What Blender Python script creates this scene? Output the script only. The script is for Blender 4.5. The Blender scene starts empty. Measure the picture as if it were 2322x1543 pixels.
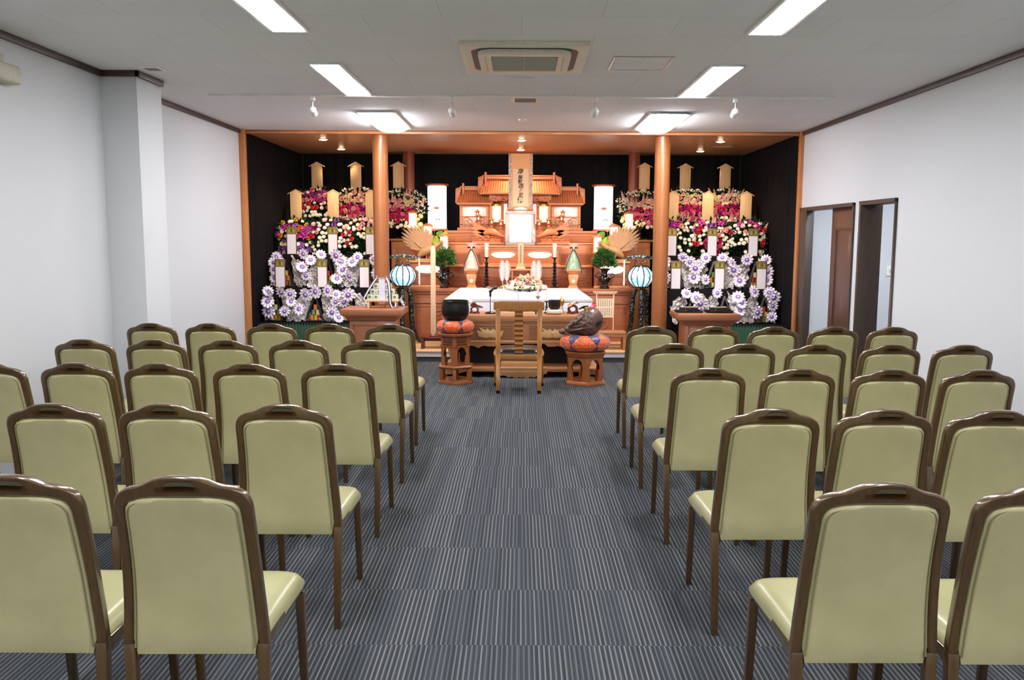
import bpy, bmesh, math, random
from mathutils import Vector, Matrix, noise
R = math.radians
PI = math.pi
scene = bpy.context.scene
COL = scene.collection
rnd = random.Random(7)

# ---------------------------------------------------------------- camera, world, exposure
cd = bpy.data.cameras.new('camera')
cd.sensor_width = 36.0
cd.lens = 1930.0 / 2322.0 * 36.0
cd.shift_x = -19.0 / 2322.0
cd.clip_start = 0.05
cam = bpy.data.objects.new('camera', cd)
COL.objects.link(cam)
PITCH = math.atan(231.0 / 1930.0)
cam.matrix_world = (Matrix.Translation((0, 0, 1.5)) @ Matrix.Rotation(PI / 2 - PITCH, 4, 'X') @ Matrix.Rotation(R(0.25), 4, 'Z'))
scene.camera = cam
wd = bpy.data.worlds.new('world')
scene.world = wd
wd.use_nodes = True
wd.node_tree.nodes['Background'].inputs[0].default_value = (0.6, 0.65, 0.7, 1)
wd.node_tree.nodes['Background'].inputs[1].default_value = 0.05
vs = scene.view_settings
vs.view_transform = 'Standard'
vs.look = 'None'
vs.gamma = 1.0
vs.exposure = 0.0
scene.cycles.max_bounces = 10
scene.cycles.diffuse_bounces = 6
scene.cycles.glossy_bounces = 3
scene.cycles.transmission_bounces = 6
scene.cycles.transparent_max_bounces = 8
scene.cycles.caustics_reflective = False
scene.cycles.caustics_refractive = False
scene.cycles.sample_clamp_indirect = 8.0
scene.cycles.use_denoising = True

FLUO = 50.0          # radiance of the fluorescent diffusers
DOWN_W = 95.0        # watts of each alcove downlight
SPOT_W = 85.0        # watts of each track spotlight
WARM = (1.0, 0.66, 0.42)
COOL = (0.93, 1.0, 0.98)

def lamp(name, kind, loc, energy, color, parent=None, target=None, **kw):
    l = bpy.data.lights.new(name, kind)
    l.energy = energy
    l.color = color
    for k, v in kw.items():
        setattr(l, k, v)
    o = bpy.data.objects.new(name, l)
    COL.objects.link(o)
    o.location = loc
    if target is not None:
        o.rotation_euler = (Vector(target) - Vector(loc)).to_track_quat('-Z', 'Y').to_euler()
    if parent:
        o.parent = parent
        o.matrix_parent_inverse = Matrix.Translation(-parent.location)
    return o

# ---------------------------------------------------------------- materials
def lin(c):
    if isinstance(c, str):
        c = tuple(int(c[i:i + 2], 16) / 255.0 for i in (0, 2, 4))
    return tuple((x / 12.92 if x <= 0.04045 else ((x + 0.055) / 1.055) ** 2.4) for x in c) + (1.0,)

MATS = {}
def base(name):
    m = bpy.data.materials.new(name)
    m.use_nodes = True
    nt = m.node_tree
    return m, nt, nt.nodes['Principled BSDF']

def coords(nt, scale=(1, 1, 1), kind='Object'):
    tc = nt.nodes.new('ShaderNodeTexCoord')
    mp = nt.nodes.new('ShaderNodeMapping')
    mp.inputs['Scale'].default_value = scale
    nt.links.new(tc.outputs[kind], mp.inputs[0])
    return mp.outputs[0]

def ramp(nt, src, stops):
    r = nt.nodes.new('ShaderNodeValToRGB')
    el = r.color_ramp.elements
    while len(el) < len(stops):
        el.new(0.5)
    for e, (p, c) in zip(el, stops):
        e.position = p
        e.color = c
    nt.links.new(src, r.inputs[0])
    return r.outputs[0]

def noise_tex(nt, vec, scale, detail=3, rough=0.55, dist=0.0):
    n = nt.nodes.new('ShaderNodeTexNoise')
    n.inputs['Scale'].default_value = scale
    n.inputs['Detail'].default_value = detail
    n.inputs['Roughness'].default_value = rough
    n.inputs['Distortion'].default_value = dist
    nt.links.new(vec, n.inputs['Vector'])
    return n.outputs[0]

def bump(nt, p, h, strength, dist=0.01):
    b = nt.nodes.new('ShaderNodeBump')
    b.inputs['Strength'].default_value = strength
    b.inputs['Distance'].default_value = dist
    nt.links.new(h, b.inputs['Height'])
    nt.links.new(b.outputs[0], p.inputs['Normal'])

def plain(name, col, rough=0.5, metal=0.0, var=0.06, scale=30, bmp=0.0, coat=0.0, sheen=0.0, trans=0.0, spec=0.5):
    if name in MATS: return MATS[name]
    m, nt, p = base(name)
    c = lin(col)
    v = coords(nt)
    n = noise_tex(nt, v, scale)
    lo = tuple(x * (1 - var) for x in c[:3]) + (1,)
    hi = tuple(min(1, x * (1 + var)) for x in c[:3]) + (1,)
    nt.links.new(ramp(nt, n, [(0.3, lo), (0.7, hi)]), p.inputs['Base Color'])
    p.inputs['Roughness'].default_value = rough
    p.inputs['Metallic'].default_value = metal
    p.inputs['Coat Weight'].default_value = coat
    p.inputs['Sheen Weight'].default_value = sheen
    p.inputs['Transmission Weight'].default_value = trans
    p.inputs['Specular IOR Level'].default_value = spec
    if bmp: bump(nt, p, n, bmp, 0.004)
    MATS[name] = m
    return m

def wood(name, c1, c2, rough=0.4, axis='X', scale=6.0, stretch=14.0, coat=0.0, bmp=0.05):
    if name in MATS: return MATS[name]
    m, nt, p = base(name)
    s = {'X': (1, stretch, stretch), 'Y': (stretch, 1, stretch), 'Z': (stretch, stretch, 1)}[axis]
    v = coords(nt, s)
    n = noise_tex(nt, v, scale, 5, 0.6, 0.6)
    nt.links.new(ramp(nt, n, [(0.28, lin(c1)), (0.72, lin(c2))]), p.inputs['Base Color'])
    p.inputs['Roughness'].default_value = rough
    p.inputs['Coat Weight'].default_value = coat
    p.inputs['Coat Roughness'].default_value = 0.12
    if bmp: bump(nt, p, n, bmp, 0.003)
    MATS[name] = m
    return m

def glow(name, col, strength):
    if name in MATS: return MATS[name]
    m, nt, p = base(name)
    p.inputs['Base Color'].default_value = (0.8, 0.8, 0.8, 1)
    p.inputs['Emission Color'].default_value = lin(col)
    p.inputs['Emission Strength'].default_value = strength
    p.inputs['Roughness'].default_value = 0.6
    MATS[name] = m
    return m

# ---------------------------------------------------------------- mesh building
class MB:
    def __init__(self):
        self.v = []; self.f = []; self.m = []
    def add(self, vs, fs, mat=0, M=None):
        o = len(self.v)
        self.v += [tuple(M @ Vector(p)) if M else tuple(p) for p in vs]
        self.f += [tuple(i + o for i in f) for f in fs]
        self.m += [mat] * len(fs)
        return self
    def box(self, x0, x1, y0, y1, z0, z1, mat=0, M=None):
        vs = [(x, y, z) for z in (z0, z1) for y in (y0, y1) for x in (x0, x1)]
        return self.add(vs, [(0, 2, 3, 1), (4, 5, 7, 6), (0, 1, 5, 4), (2, 6, 7, 3), (0, 4, 6, 2), (1, 3, 7, 5)], mat, M)
    def cbox(self, c, s, mat=0, M=None):
        return self.box(c[0] - s[0] / 2, c[0] + s[0] / 2, c[1] - s[1] / 2, c[1] + s[1] / 2, c[2] - s[2] / 2, c[2] + s[2] / 2, mat, M)
    def frus(self, x0, x1, y0, y1, z0, X0, X1, Y0, Y1, z1, mat=0):
        vs = [(x0, y0, z0), (x1, y0, z0), (x0, y1, z0), (x1, y1, z0), (X0, Y0, z1), (X1, Y0, z1), (X0, Y1, z1), (X1, Y1, z1)]
        return self.add(vs, [(0, 2, 3, 1), (4, 5, 7, 6), (0, 1, 5, 4), (2, 6, 7, 3), (0, 4, 6, 2), (1, 3, 7, 5)], mat)
    def prism(self, pts, y0, y1, mat=0, M=None):
        # outline in x,z (counter-clockwise seen from -y), extruded along y
        n = len(pts)
        vs = [(x, y0, z) for x, z in pts] + [(x, y1, z) for x, z in pts]
        fs = [tuple(range(n)), tuple(range(2 * n - 1, n - 1, -1))]
        fs += [(i, i + n, (i + 1) % n + n, (i + 1) % n) for i in range(n)]
        return self.add(vs, fs, mat, M)
    def lathe(self, prof, seg=24, mat=0, M=None, sx=1, sy=1, cap=True, lobes=0, lob=0.0, off=0.0):
        vs = []; fs = []
        n = len(prof)
        for i in range(seg):
            a = 2 * PI * i / seg + off
            k = 1 + lob * abs(math.cos(a * lobes / 2)) if lobes else 1
            for r, z in prof:
                vs.append((math.cos(a) * r * sx * k, math.sin(a) * r * sy * k, z))
        for i in range(seg):
            j = (i + 1) % seg
            for k in range(n - 1):
                fs.append((i * n + k, j * n + k, j * n + k + 1, i * n + k + 1))
        if cap:
            if prof[0][0] > 1e-6: fs.append(tuple(i * n for i in range(seg - 1, -1, -1)))
            if prof[-1][0] > 1e-6: fs.append(tuple(i * n + n - 1 for i in range(seg)))
        return self.add(vs, fs, mat, M)
    def tube(self, pts, r, seg=8, mat=0, M=None, cap=True):
        pts = [Vector(p) for p in pts]
        rs = r if isinstance(r, (list, tuple)) else [r] * len(pts)
        vs = []; fs = []
        up = Vector((0, 0, 1))
        prev = None
        for i, p in enumerate(pts):
            d = (pts[min(i + 1, len(pts) - 1)] - pts[max(i - 1, 0)]).normalized()
            if prev is None:
                a = d.cross(up)
                if a.length < 1e-3: a = d.cross(Vector((1, 0, 0)))
            else:
                a = prev - d * prev.dot(d)
            a.normalize(); prev = a
            b = d.cross(a)
            for k in range(seg):
                t = 2 * PI * k / seg
                vs.append(p + (a * math.cos(t) + b * math.sin(t)) * rs[i])
        for i in range(len(pts) - 1):
            for k in range(seg):
                j = (k + 1) % seg
                fs.append((i * seg + k, i * seg + j, (i + 1) * seg + j, (i + 1) * seg + k))
        if cap:
            fs.append(tuple(range(seg - 1, -1, -1)))
            fs.append(tuple((len(pts) - 1) * seg + k for k in range(seg)))
        return self.add(vs, fs, mat, M)
    def ball(self, c, r, seg=12, rings=8, mat=0, s=(1, 1, 1), M=None):
        prof = [(r * math.sin(PI * i / rings), -r * math.cos(PI * i / rings)) for i in range(rings + 1)]
        prof[0] = (0.0, -r); prof[-1] = (0.0, r)
        T = Matrix.Translation(c) @ Matrix.Diagonal((s[0], s[1], s[2], 1))
        return self.lathe(prof, seg, mat, (M @ T) if M else T)
    def grid(self, fn, nu, nv, mat=0, M=None, closed=False):
        vs = [fn(i / nu, j / nv) for i in range(nu + 1) for j in range(nv + 1)]
        fs = [(i * (nv + 1) + j, (i + 1) * (nv + 1) + j, (i + 1) * (nv + 1) + j + 1, i * (nv + 1) + j + 1) for i in range(nu) for j in range(nv)]
        return self.add(vs, fs, mat, M)
    def shell(self, fn, nu, nv, th, mat=0, M=None):
        # a sheet with thickness along y
        a = [Vector(fn(i / nu, j / nv)) for i in range(nu + 1) for j in range(nv + 1)]
        b = [p + Vector((0, th, 0)) for p in a]
        N = len(a); w = nv + 1
        fs = []
        for i in range(nu):
            for j in range(nv):
                q = (i * w + j, (i + 1) * w + j, (i + 1) * w + j + 1, i * w + j + 1)
                fs.append(q); fs.append(tuple(k + N for k in reversed(q)))
        for i in range(nu):
            fs.append((i * w, i * w + N, (i + 1) * w + N, (i + 1) * w))
            fs.append((i * w + nv, (i + 1) * w + nv, (i + 1) * w + nv + N, i * w + nv + N))
        for j in range(nv):
            fs.append((j, j + 1, j + 1 + N, j + N))
            k = nu * w
            fs.append((k + j, k + j + N, k + j + 1 + N, k + j + 1))
        return self.add(a + b, fs, mat, M)
    def build(self, name, mats, parent=None, loc=None, bevel=0.0, seg=2, smooth=True, angle=0.7):
        me = bpy.data.meshes.new(name)
        me.from_pydata(self.v, [], self.f)
        if not isinstance(mats, (list, tuple)): mats = [mats]
        for mm in mats: me.materials.append(mm)
        me.polygons.foreach_set('material_index', self.m)
        bm = bmesh.new(); bm.from_mesh(me)
        bmesh.ops.remove_doubles(bm, verts=bm.verts, dist=1e-5)
        bmesh.ops.recalc_face_normals(bm, faces=bm.faces)
        if bevel:
            es = [e for e in bm.edges if len(e.link_faces) == 2 and e.calc_face_angle(0) > 0.5]
            bmesh.ops.bevel(bm, geom=es, offset=bevel, segments=seg, affect='EDGES', clamp_overlap=True, profile=0.5)
        bm.to_mesh(me); bm.free()
        if smooth:
            me.polygons.foreach_set('use_smooth', [True] * len(me.polygons))
            me.set_sharp_from_angle(angle=angle)
        o = bpy.data.objects.new(name, me)
        COL.objects.link(o)
        if parent: o.parent = parent
        if loc: o.location = loc
        return o

def tag(o, label, cat, group=None, kind=None):
    if label: o['label'] = label
    if cat: o['category'] = cat
    if group: o['group'] = group
    if kind: o['kind'] = kind
    return o
def thing(name, label, cat, loc=(0, 0, 0), rz=0.0, group=None):
    o = bpy.data.objects.new(name, None)
    o.empty_display_size = 0.1
    COL.objects.link(o)
    o.location = loc; o.rotation_euler = (0, 0, rz)
    return tag(o, label, cat, group)
def struct(o):
    o['kind'] = 'structure'
    return o
def copy_tree(o, parent=None):
    c = o.copy(); COL.objects.link(c)
    if parent: c.parent = parent
    for ch in list(KIDS.get(o.name, [])):
        copy_tree(ch, c)
    return c
KIDS = {}
def index_kids():
    KIDS.clear()
    for o in COL.objects:
        if o.parent: KIDS.setdefault(o.parent.name, []).append(o)
def T(x, y, z, rx=0, ry=0, rz=0, s=1.0):
    return Matrix.Translation((x, y, z)) @ Matrix.Rotation(rz, 4, 'Z') @ Matrix.Rotation(ry, 4, 'Y') @ Matrix.Rotation(rx, 4, 'X') @ Matrix.Scale(s, 4)

# ---------------------------------------------------------------- shared materials
def carpet_mat():
    m, nt, p = base('striped_carpet')
    tc = nt.nodes.new('ShaderNodeTexCoord')
    sep = nt.nodes.new('ShaderNodeSeparateXYZ')
    nt.links.new(tc.outputs['Object'], sep.inputs[0])
    def mth(op, a, b=None, c=None):
        n = nt.nodes.new('ShaderNodeMath'); n.operation = op
        for i, x in enumerate((a, b, c)):
            if x is None: continue
            if isinstance(x, (int, float)): n.inputs[i].default_value = x
            else: nt.links.new(x, n.inputs[i])
        return n.outputs[0]
    X, Y = sep.outputs[0], sep.outputs[1]
    ty = mth('FLOOR', mth('DIVIDE', Y, 0.5))
    tx = mth('FLOOR', mth('DIVIDE', X, 0.5))
    seed = mth('ADD', mth('MULTIPLY', ty, 17.31), mth('MULTIPLY', mth('FLOOR', mth('DIVIDE', tx, 3.0)), 5.77))
    def wn(v):
        n = nt.nodes.new('ShaderNodeTexWhiteNoise'); n.noise_dimensions = '1D'
        nt.links.new(v, n.inputs['W']); return n.outputs[0]
    off = wn(seed)
    # yarn lines about 6 mm wide, light ones at irregular steps
    xi = mth('ADD', mth('DIVIDE', X, 0.0062), mth('MULTIPLY', off, 40.0))
    li = mth('FLOOR', xi)
    r1 = wn(li)
    blk = wn(mth('ADD', mth('FLOOR', mth('DIVIDE', xi, 13.0)), 300.5))
    alt = mth('MODULO', mth('ABSOLUTE', li), 3.0)
    isl = mth('LESS_THAN', alt, 0.9)
    val = mth('ADD', mth('MULTIPLY', isl, mth('ADD', 0.42, mth('MULTIPLY', blk, 0.20))), mth('MULTIPLY', r1, 0.22))
    fib = noise_tex(nt, coords(nt, (900, 220, 1)), 1.0, 2)
    val2 = mth('ADD', val, mth('MULTIPLY', mth('SUBTRACT', fib, 0.5), 0.22))
    col = ramp(nt, val2, [(0.0, lin('303336')), (0.30, lin('43474b')), (0.55, lin('5a5d62')), (1.0, lin('8c8c86'))])
    nt.links.new(col, p.inputs['Base Color'])
    p.inputs['Roughness'].default_value = 0.95
    p.inputs['Specular IOR Level'].default_value = 0.15
    bump(nt, p, val2, 0.4, 0.002)
    return m
CARPET = carpet_mat()
WALLM = plain('white_wallpaper', 'd0d2d5', 0.75, var=0.03, scale=220, bmp=0.12, spec=0.25)
CEILM = None
def ceil_mat():
    m, nt, p = base('speckled_ceiling_board')
    v = coords(nt)
    n = noise_tex(nt, v, 160, 4, 0.7)
    br = nt.nodes.new('ShaderNodeTexBrick')
    br.inputs['Scale'].default_value = 1.0
    br.offset = 0.5
    br.inputs['Brick Width'].default_value = 0.91
    br.inputs['Row Height'].default_value = 0.455
    br.inputs['Mortar Size'].default_value = 0.0025
    br.inputs['Color1'].default_value = (1, 1, 1, 1)
    br.inputs['Color2'].default_value = (0.97, 0.97, 0.97, 1)
    br.inputs['Mortar'].default_value = (0.78, 0.78, 0.78, 1)
    nt.links.new(v, br.inputs['Vector'])
    mx = nt.nodes.new('ShaderNodeMix'); mx.data_type = 'RGBA'; mx.blend_type = 'MULTIPLY'
    mx.inputs[0].default_value = 1.0
    nt.links.new(ramp(nt, n, [(0.35, lin('dddfe2')), (0.65, lin('e9eaec'))]), mx.inputs[6])
    nt.links.new(br.outputs[0], mx.inputs[7])
    nt.links.new(mx.outputs[2], p.inputs['Base Color'])
    p.inputs['Roughness'].default_value = 0.85
    bump(nt, p, n, 0.25, 0.003)
    return m
CEILM = ceil_mat()
TRIMM = wood('dark_brown_trim', '3a2a24', '4a362e', 0.45, 'Y')
DOORM = wood('brown_door_veneer', '5a3a2c', '6e4a38', 0.4, 'Z', coat=0.2)
ORANGE = wood('orange_cypress', 'b4703e', 'c88650', 0.4, 'Z', 5, coat=0.15)
COLM = wood('front_column_wood', '824c26', '965c32', 0.4, 'Z', 5, coat=0.15)
ORANGE_X = wood('orange_cypress_crosswise', 'ae6c40', 'c48656', 0.4, 'X', 5, coat=0.15)
REDCOL = wood('red_brown_pillar', '8a4228', '9c5234', 0.4, 'Z', 5)
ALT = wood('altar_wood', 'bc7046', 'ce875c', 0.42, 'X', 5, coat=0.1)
ALTD = wood('altar_dark_wood', '8e4a2c', 'a25c3a', 0.5, 'X', 5)  # darker altar wood for carvings, grooves, seams and plinths
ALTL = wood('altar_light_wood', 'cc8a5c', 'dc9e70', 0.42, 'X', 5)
ALTR = wood('altar_red_wood_dimmed', '96573a', 'a86a48', 0.42, 'X', 5, coat=0.1)  # redder lower-tier wood; light fading downwards is darkened into the colour
PHX = wood('phoenix_wood', 'bc8c60', 'cc9e72', 0.5, 'Z', 5)
PALE = wood('pale_plain_wood', 'd2b08a', 'e0c2a0', 0.5, 'Z', 5)
BLACKC = plain('black_curtain', '131215', 0.9, var=0.25, scale=12, spec=0.1)
BLACK = plain('black_lacquer', '0c0b0c', 0.18, coat=0.4)
DARKM = plain('dark_matte', '14120f', 0.7)
WHITE = plain('white_paint', 'e9e9e6', 0.45)
PAPER = plain('white_paper', 'e6e2ea', 0.6, var=0.02)
GOLD = plain('gold_foil', 'b89a48', 0.35, metal=0.7, var=0.25, scale=90)
CHROME = plain('chrome', 'c8c8cc', 0.15, metal=1.0)
DESKW = wood('desk_oak', 'a06a42', 'b47c52', 0.42, 'X', 5)
OAK = wood('golden_oak', '8a5620', '9e6a30', 0.4, 'Z', 6, coat=0.2)
TABW = wood('brown_table_wood', '94583a', 'aa6c48', 0.4, 'X', 5, coat=0.1)
REDW = wood('red_brown_stand_wood', '8c4c22', 'a25e30', 0.38, 'Z', 6, coat=0.25)
# ================================================================ THE ROOM
XL, XLF, XR, ZC, YF, YB = -3.2, -3.3, 3.31, 2.75, 10.2, 12.9
struct(MB().box(-3.35, 4.9, -2.6, 10.27, -0.05, 0.0).build('floor', CARPET, smooth=False))
struct(MB().box(-3.45, 3.45, -2.6, YF, ZC, ZC + 0.06).build('ceiling', CEILM, smooth=False))
m = MB()
m.box(XL - 0.12, XL, -2.6, 6.65, 0, ZC); m.box(XL - 0.12, -2.925, 6.65, 7.1, 0, ZC); m.box(XLF - 0.12, XLF, 7.1, 12.95, 0, ZC + .06)
struct(m.build('wall_left', WALLM, bevel=0.004))
m = MB()
d1a, d1b, d2a, d2b, dz = 8.52, 10.15, 7.56, 8.38, 1.865
m.box(XR, XR + 0.12, -2.6, d2a, 0, ZC); m.box(XR, XR + 0.12, d2b, d1a, 0, ZC); m.box(XR, XR + 0.12, d1b, 12.95, 0, ZC + .06)
m.box(XR, XR + 0.12, d2a, d2b, dz, ZC); m.box(XR, XR + 0.12, d1a, d1b, dz, ZC)
struct(m.build('wall_right', WALLM, smooth=False))
struct(MB().box(-3.4, 3.45, YB, YB + 0.1, 0, ZC + 0.06).build('wall_back', plain('dark_wall', '2a2524', 0.8), smooth=False))
struct(MB().box(-3.4, 4.9, -2.7, -2.6, 0, ZC).build('wall_rear', WALLM, smooth=False))
# annex corridor behind the right wall
m = MB()
m.box(XR + 0.12, 4.9, 10.2, 10.3, 0, 2.4); m.box(4.8, 4.9, -2.6, 10.2, 0, 2.4); m.box(XR + .12, 4.9, 5.5, 5.6, 0, 2.4)
struct(m.build('wall_corridor', WALLM, smooth=False))
struct(MB().box(XR + 0.12, 4.9, 5.5, 10.3, 2.4, 2.45).build('ceiling_corridor', WALLM, smooth=False))
t = thing('corridor_light', 'square white ceiling light in the corridor behind the right wall', 'ceiling light', (4.1, 8.6, 2.36))
MB().box(-.25, .25, -.25, .25, 0, .04).build('housing', WHITE, t)
MB().box(-.23, .23, -.23, .23, -.02, 0).build('diffuser', glow('corridor_diffuser', 'f0f6ff', 70.0), t)
t = thing('light_switch', 'small white light switch on the corridor wall seen through the right-hand doorway', 'switch', (4.41, 10.2, 1.13))
MB().box(-.04, .04, -.012, 0, -.06, .06).build('plate', WHITE, t, bevel=.003)
MB().box(-.012, .012, -.017, -.012, -.02, .02).build('button', plain('grey_plastic', 'b8bcb8', .4), t)

# crown trims
def trim(n, b):
    struct(MB().box(*b).build('trim_%d' % n, TRIMM, bevel=0.003))
th = 0.045
trim(1, (XL, XL + .025, -2.6, 6.65, ZC - th, ZC)); trim(2, (XL, -2.925 + .025, 6.625, 6.65, ZC - th, ZC))
trim(3, (-2.925, -2.9, 6.625, 7.1, ZC - th, ZC)); trim(4, (XLF, XLF + .025, 7.1, 10.2, ZC - th, ZC))
trim(5, (XR - .025, XR, -2.6, 10.17, ZC - th, ZC))
# alcove frame
struct(MB().box(-3.3, -3.24, 10.14, 10.24, 0, ZC).build('trim_6', ORANGE, bevel=.003))
struct(MB().box(3.27, 3.32, 10.155, 10.24, 0, ZC).build('trim_7', ORANGE, bevel=.003))
struct(MB().box(-3.24, 3.27, 10.2, 10.26, 2.708, ZC).build('trim_8', ORANGE_X, bevel=.003))
# door frames
m = MB()
m.box(XR - .02, XR + .14, d1b - .03, d1b, 0, dz); m.box(XR - .02, XR + .14, d1a, d1a + .03, 0, dz); m.box(XR - .02, XR + .14, d1a, d1b, dz - .035, dz)
m.box(XR - .02, XR - .002, d1b - .22, d1b - .03, 0, dz - .035)
fr = wood('dark_door_frame', '43352c', '54453a', .45, 'Z')
o = struct(m.build('door_1', fr, bevel=.003))
lf = MB(); lf.box(XR + .05, XR + .085, 8.53, 9.28, 0, dz - .02).build('door_leaf', DOORM, o, bevel=.003)
m = MB()
for a, b, c, d in ((8.62, 8.64, .25, 1.62), (9.12, 9.14, .25, 1.62), (8.62, 9.14, .25, .27), (8.62, 9.14, 1.6, 1.62)):
    m.box(XR + .038, XR + .052, a, b, c, d)
m.box(XR + .046, XR + .052, 8.64, 9.12, .27, 1.6)
m.build('door_panel', wood('door_panel_wood', '52352a', '664434', .35, 'Z', coat=.3), o, bevel=.002)
m = MB()
m.box(XR - .02, XR + .20, d2b - .035, d2b, 0, dz); m.box(XR - .02, XR + .02, d2a, d2a + .03, 0, dz); m.box(XR - .02, XR + .14, d2a, d2b, dz - .035, dz)
o = struct(m.build('door_2', fr, bevel=.003))
MB().box(XR + .125, XR + .16, 8.385, 8.9, 0, dz - .02).build('door_leaf', fr, o, bevel=.002)
struct(MB().box(XR + .12, XR + .2, 8.40, 8.48, 0, 2.4).build('wall_corridor_corner', WALLM))

# raised altar platform
m = MB(); m.box(-3.3, 3.31, 10.25, 12.9, 0.115, 0.135)
p = struct(m.build('floor_platform', wood('platform_boards', 'c79b6c', 'd8ae80', .45, 'X', 4), bevel=.003))
struct(MB().box(-3.3, 3.31, 10.26, 10.29, 0.062, 0.115).build('trim_9', plain('white_step_edge', 'cfcbca', .5)))
struct(MB().box(-3.3, 3.31, 10.285, 12.9, 0.0, 0.062).build('trim_10', plain('grey_step_base', '504c4c', .7)))
# alcove ceiling of boards
def boards():
    m_, nt, p_ = base('alcove_ceiling_boards')
    v = coords(nt)
    br = nt.nodes.new('ShaderNodeTexBrick'); br.offset = .37
    br.inputs['Scale'].default_value = 1.0
    br.inputs['Brick Width'].default_value = 1.6; br.inputs['Row Height'].default_value = .28
    br.inputs['Mortar Size'].default_value = .003
    br.inputs['Color1'].default_value = lin('efb98e'); br.inputs['Color2'].default_value = lin('e8b084'); br.inputs['Mortar'].default_value = lin('b47c54')
    nt.links.new(v, br.inputs['Vector']); nt.links.new(br.outputs[0], p_.inputs['Base Color'])
    p_.inputs['Roughness'].default_value = .3
    bump(nt, p_, noise_tex(nt, coords(nt, (2, 30, 30)), 4), .06, .003)
    return m_
struct(MB().box(-3.3, 3.31, YF, YB, ZC - .01, ZC + .05).build('ceiling_alcove', boards(), smooth=False))

# columns
for i, (x, y, r, mt) in enumerate(((-1.685, 10.36, .0925, COLM), (1.69, 10.36, .0925, COLM), (-1.64, 12.6, .086, REDCOL), (1.647, 12.6, .083, REDCOL))):
    m = MB(); m.lathe([(r, .135), (r, ZC - .01)], 40)
    o = struct(m.build('column', mt, loc=(x, y, 0)))
# curtains
def curtain(label, p0, p1, nrm):
    m = MB()
    d = Vector(p1) - Vector(p0); L = d.length; n = Vector(nrm)
    N = int(L / .03)
    def f(u, v):
        a = u * L / .16 * 2 * PI
        off = .030 + .010 * math.sin(a) + .005 * math.sin(a * .37 + 1)
        q = Vector(p0) + d * u + n * off
        return (q.x, q.y, .135 + v * (ZC - .02 - .135))
    m.grid(f, N, 4)
    def g(u, v):
        q = Vector(f(u, v)) - n * .008
        return tuple(q)
    m.grid(g, N, 4)
    return tag(m.build('curtain', BLACKC), label, 'curtain', 'black curtains around the altar alcove')
curtain('black curtain across the back of the altar alcove', (-3.235, YB, 0), (3.245, YB, 0), (0, -1, 0))
curtain('black curtain along the left side of the altar alcove', (-3.3, 10.26, 0), (-3.3, YB, 0), (1, 0, 0))
curtain('black curtain along the right side of the altar alcove', (3.31, 10.26, 0), (3.31, YB, 0), (-1, 0, 0))

# ---------------------------------------------------------------- ceiling fittings
DIFF = glow('fluorescent_diffuser', 'fbfbff', FLUO)
def tube_light(x0, x1, y0, y1, label):
    t = thing('fluorescent_light', label, 'ceiling light', ((x0 + x1) / 2, (y0 + y1) / 2, ZC), group='recessed fluorescent ceiling lights')
    w = (x1 - x0) / 2; l = (y1 - y0) / 2
    m = MB()
    m.box(-w - .02, -w, -l - .02, l + .02, -.012, 0); m.box(w, w + .02, -l - .02, l + .02, -.012, 0)
    m.box(-w, w, -l - .02, -l, -.012, 0); m.box(-w, w, l, l + .02, -.012, 0)
    m.build('frame', WHITE, t, bevel=.002)
    MB().box(-w, w, -l, l, -.01, -.002).build('diffuser', DIFF, t)
tube_light(-1.51, -1.31, 4.05, 5.355, 'bright fluorescent ceiling light cut by the top edge, left of the air conditioner')
tube_light(-1.53, -1.32, 6.345, 7.66, 'bright fluorescent ceiling light left of the air conditioner, before the track rail')
tube_light(1.385, 1.585, 4.05, 5.38, 'bright fluorescent ceiling light cut by the top edge, right of the air conditioner')
tube_light(1.39, 1.61, 6.36, 7.68, 'bright fluorescent ceiling light right of the access hatch, before the track rail')
for x0, x1 in ((-1.52, -1.31), (1.385, 1.6)):
    for y0 in (1.75, -.2, -2.1):
        tube_light(x0, x1, y0, y0 + 1.31, 'fluorescent ceiling light behind the picture edge, %s row, %s' % ('left' if x0 < 0 else 'right', ('nearest the visible ones' if y0 > 0 else 'above the camera' if y0 > -1 else 'added by the rear wall')))  # unseen pair by the rear wall is added to brighten the chair backs
def cover_light(x0, x1, y0, y1, label):
    t = thing('ceiling_light', label, 'ceiling light', ((x0 + x1) / 2, (y0 + y1) / 2, ZC), group='box ceiling lights by the altar')
    w = (x1 - x0) / 2; l = (y1 - y0) / 2
    m = MB()
    m.box(-w, -w + .03, -l, l, -.02, 0); m.box(w - .03, w, -l, l, -.02, 0); m.box(-w + .03, w - .03, -l, -l + .03, -.02, 0); m.box(-w + .03, w - .03, l - .03, l, -.02, 0)
    m.build('frame', WHITE, t, bevel=.002)
    def f(u, v):
        x = (u * 2 - 1) * (w - .03); y = (v * 2 - 1) * (l - .03)
        k = (1 - abs(u * 2 - 1) ** 3) ** .5 * (1 - abs(v * 2 - 1) ** 6) ** .5
        return (x, y, -.012 - .075 * k)
    m = MB(); m.grid(f, 14, 20); m.build('diffuser', DIFF, t)
cover_light(-1.64, -1.25, 8.64, 9.93, 'bulging box ceiling light near the alcove, left of centre')
cover_light(1.28, 1.70, 8.66, 9.96, 'bulging box ceiling light near the alcove, right of centre')

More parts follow.
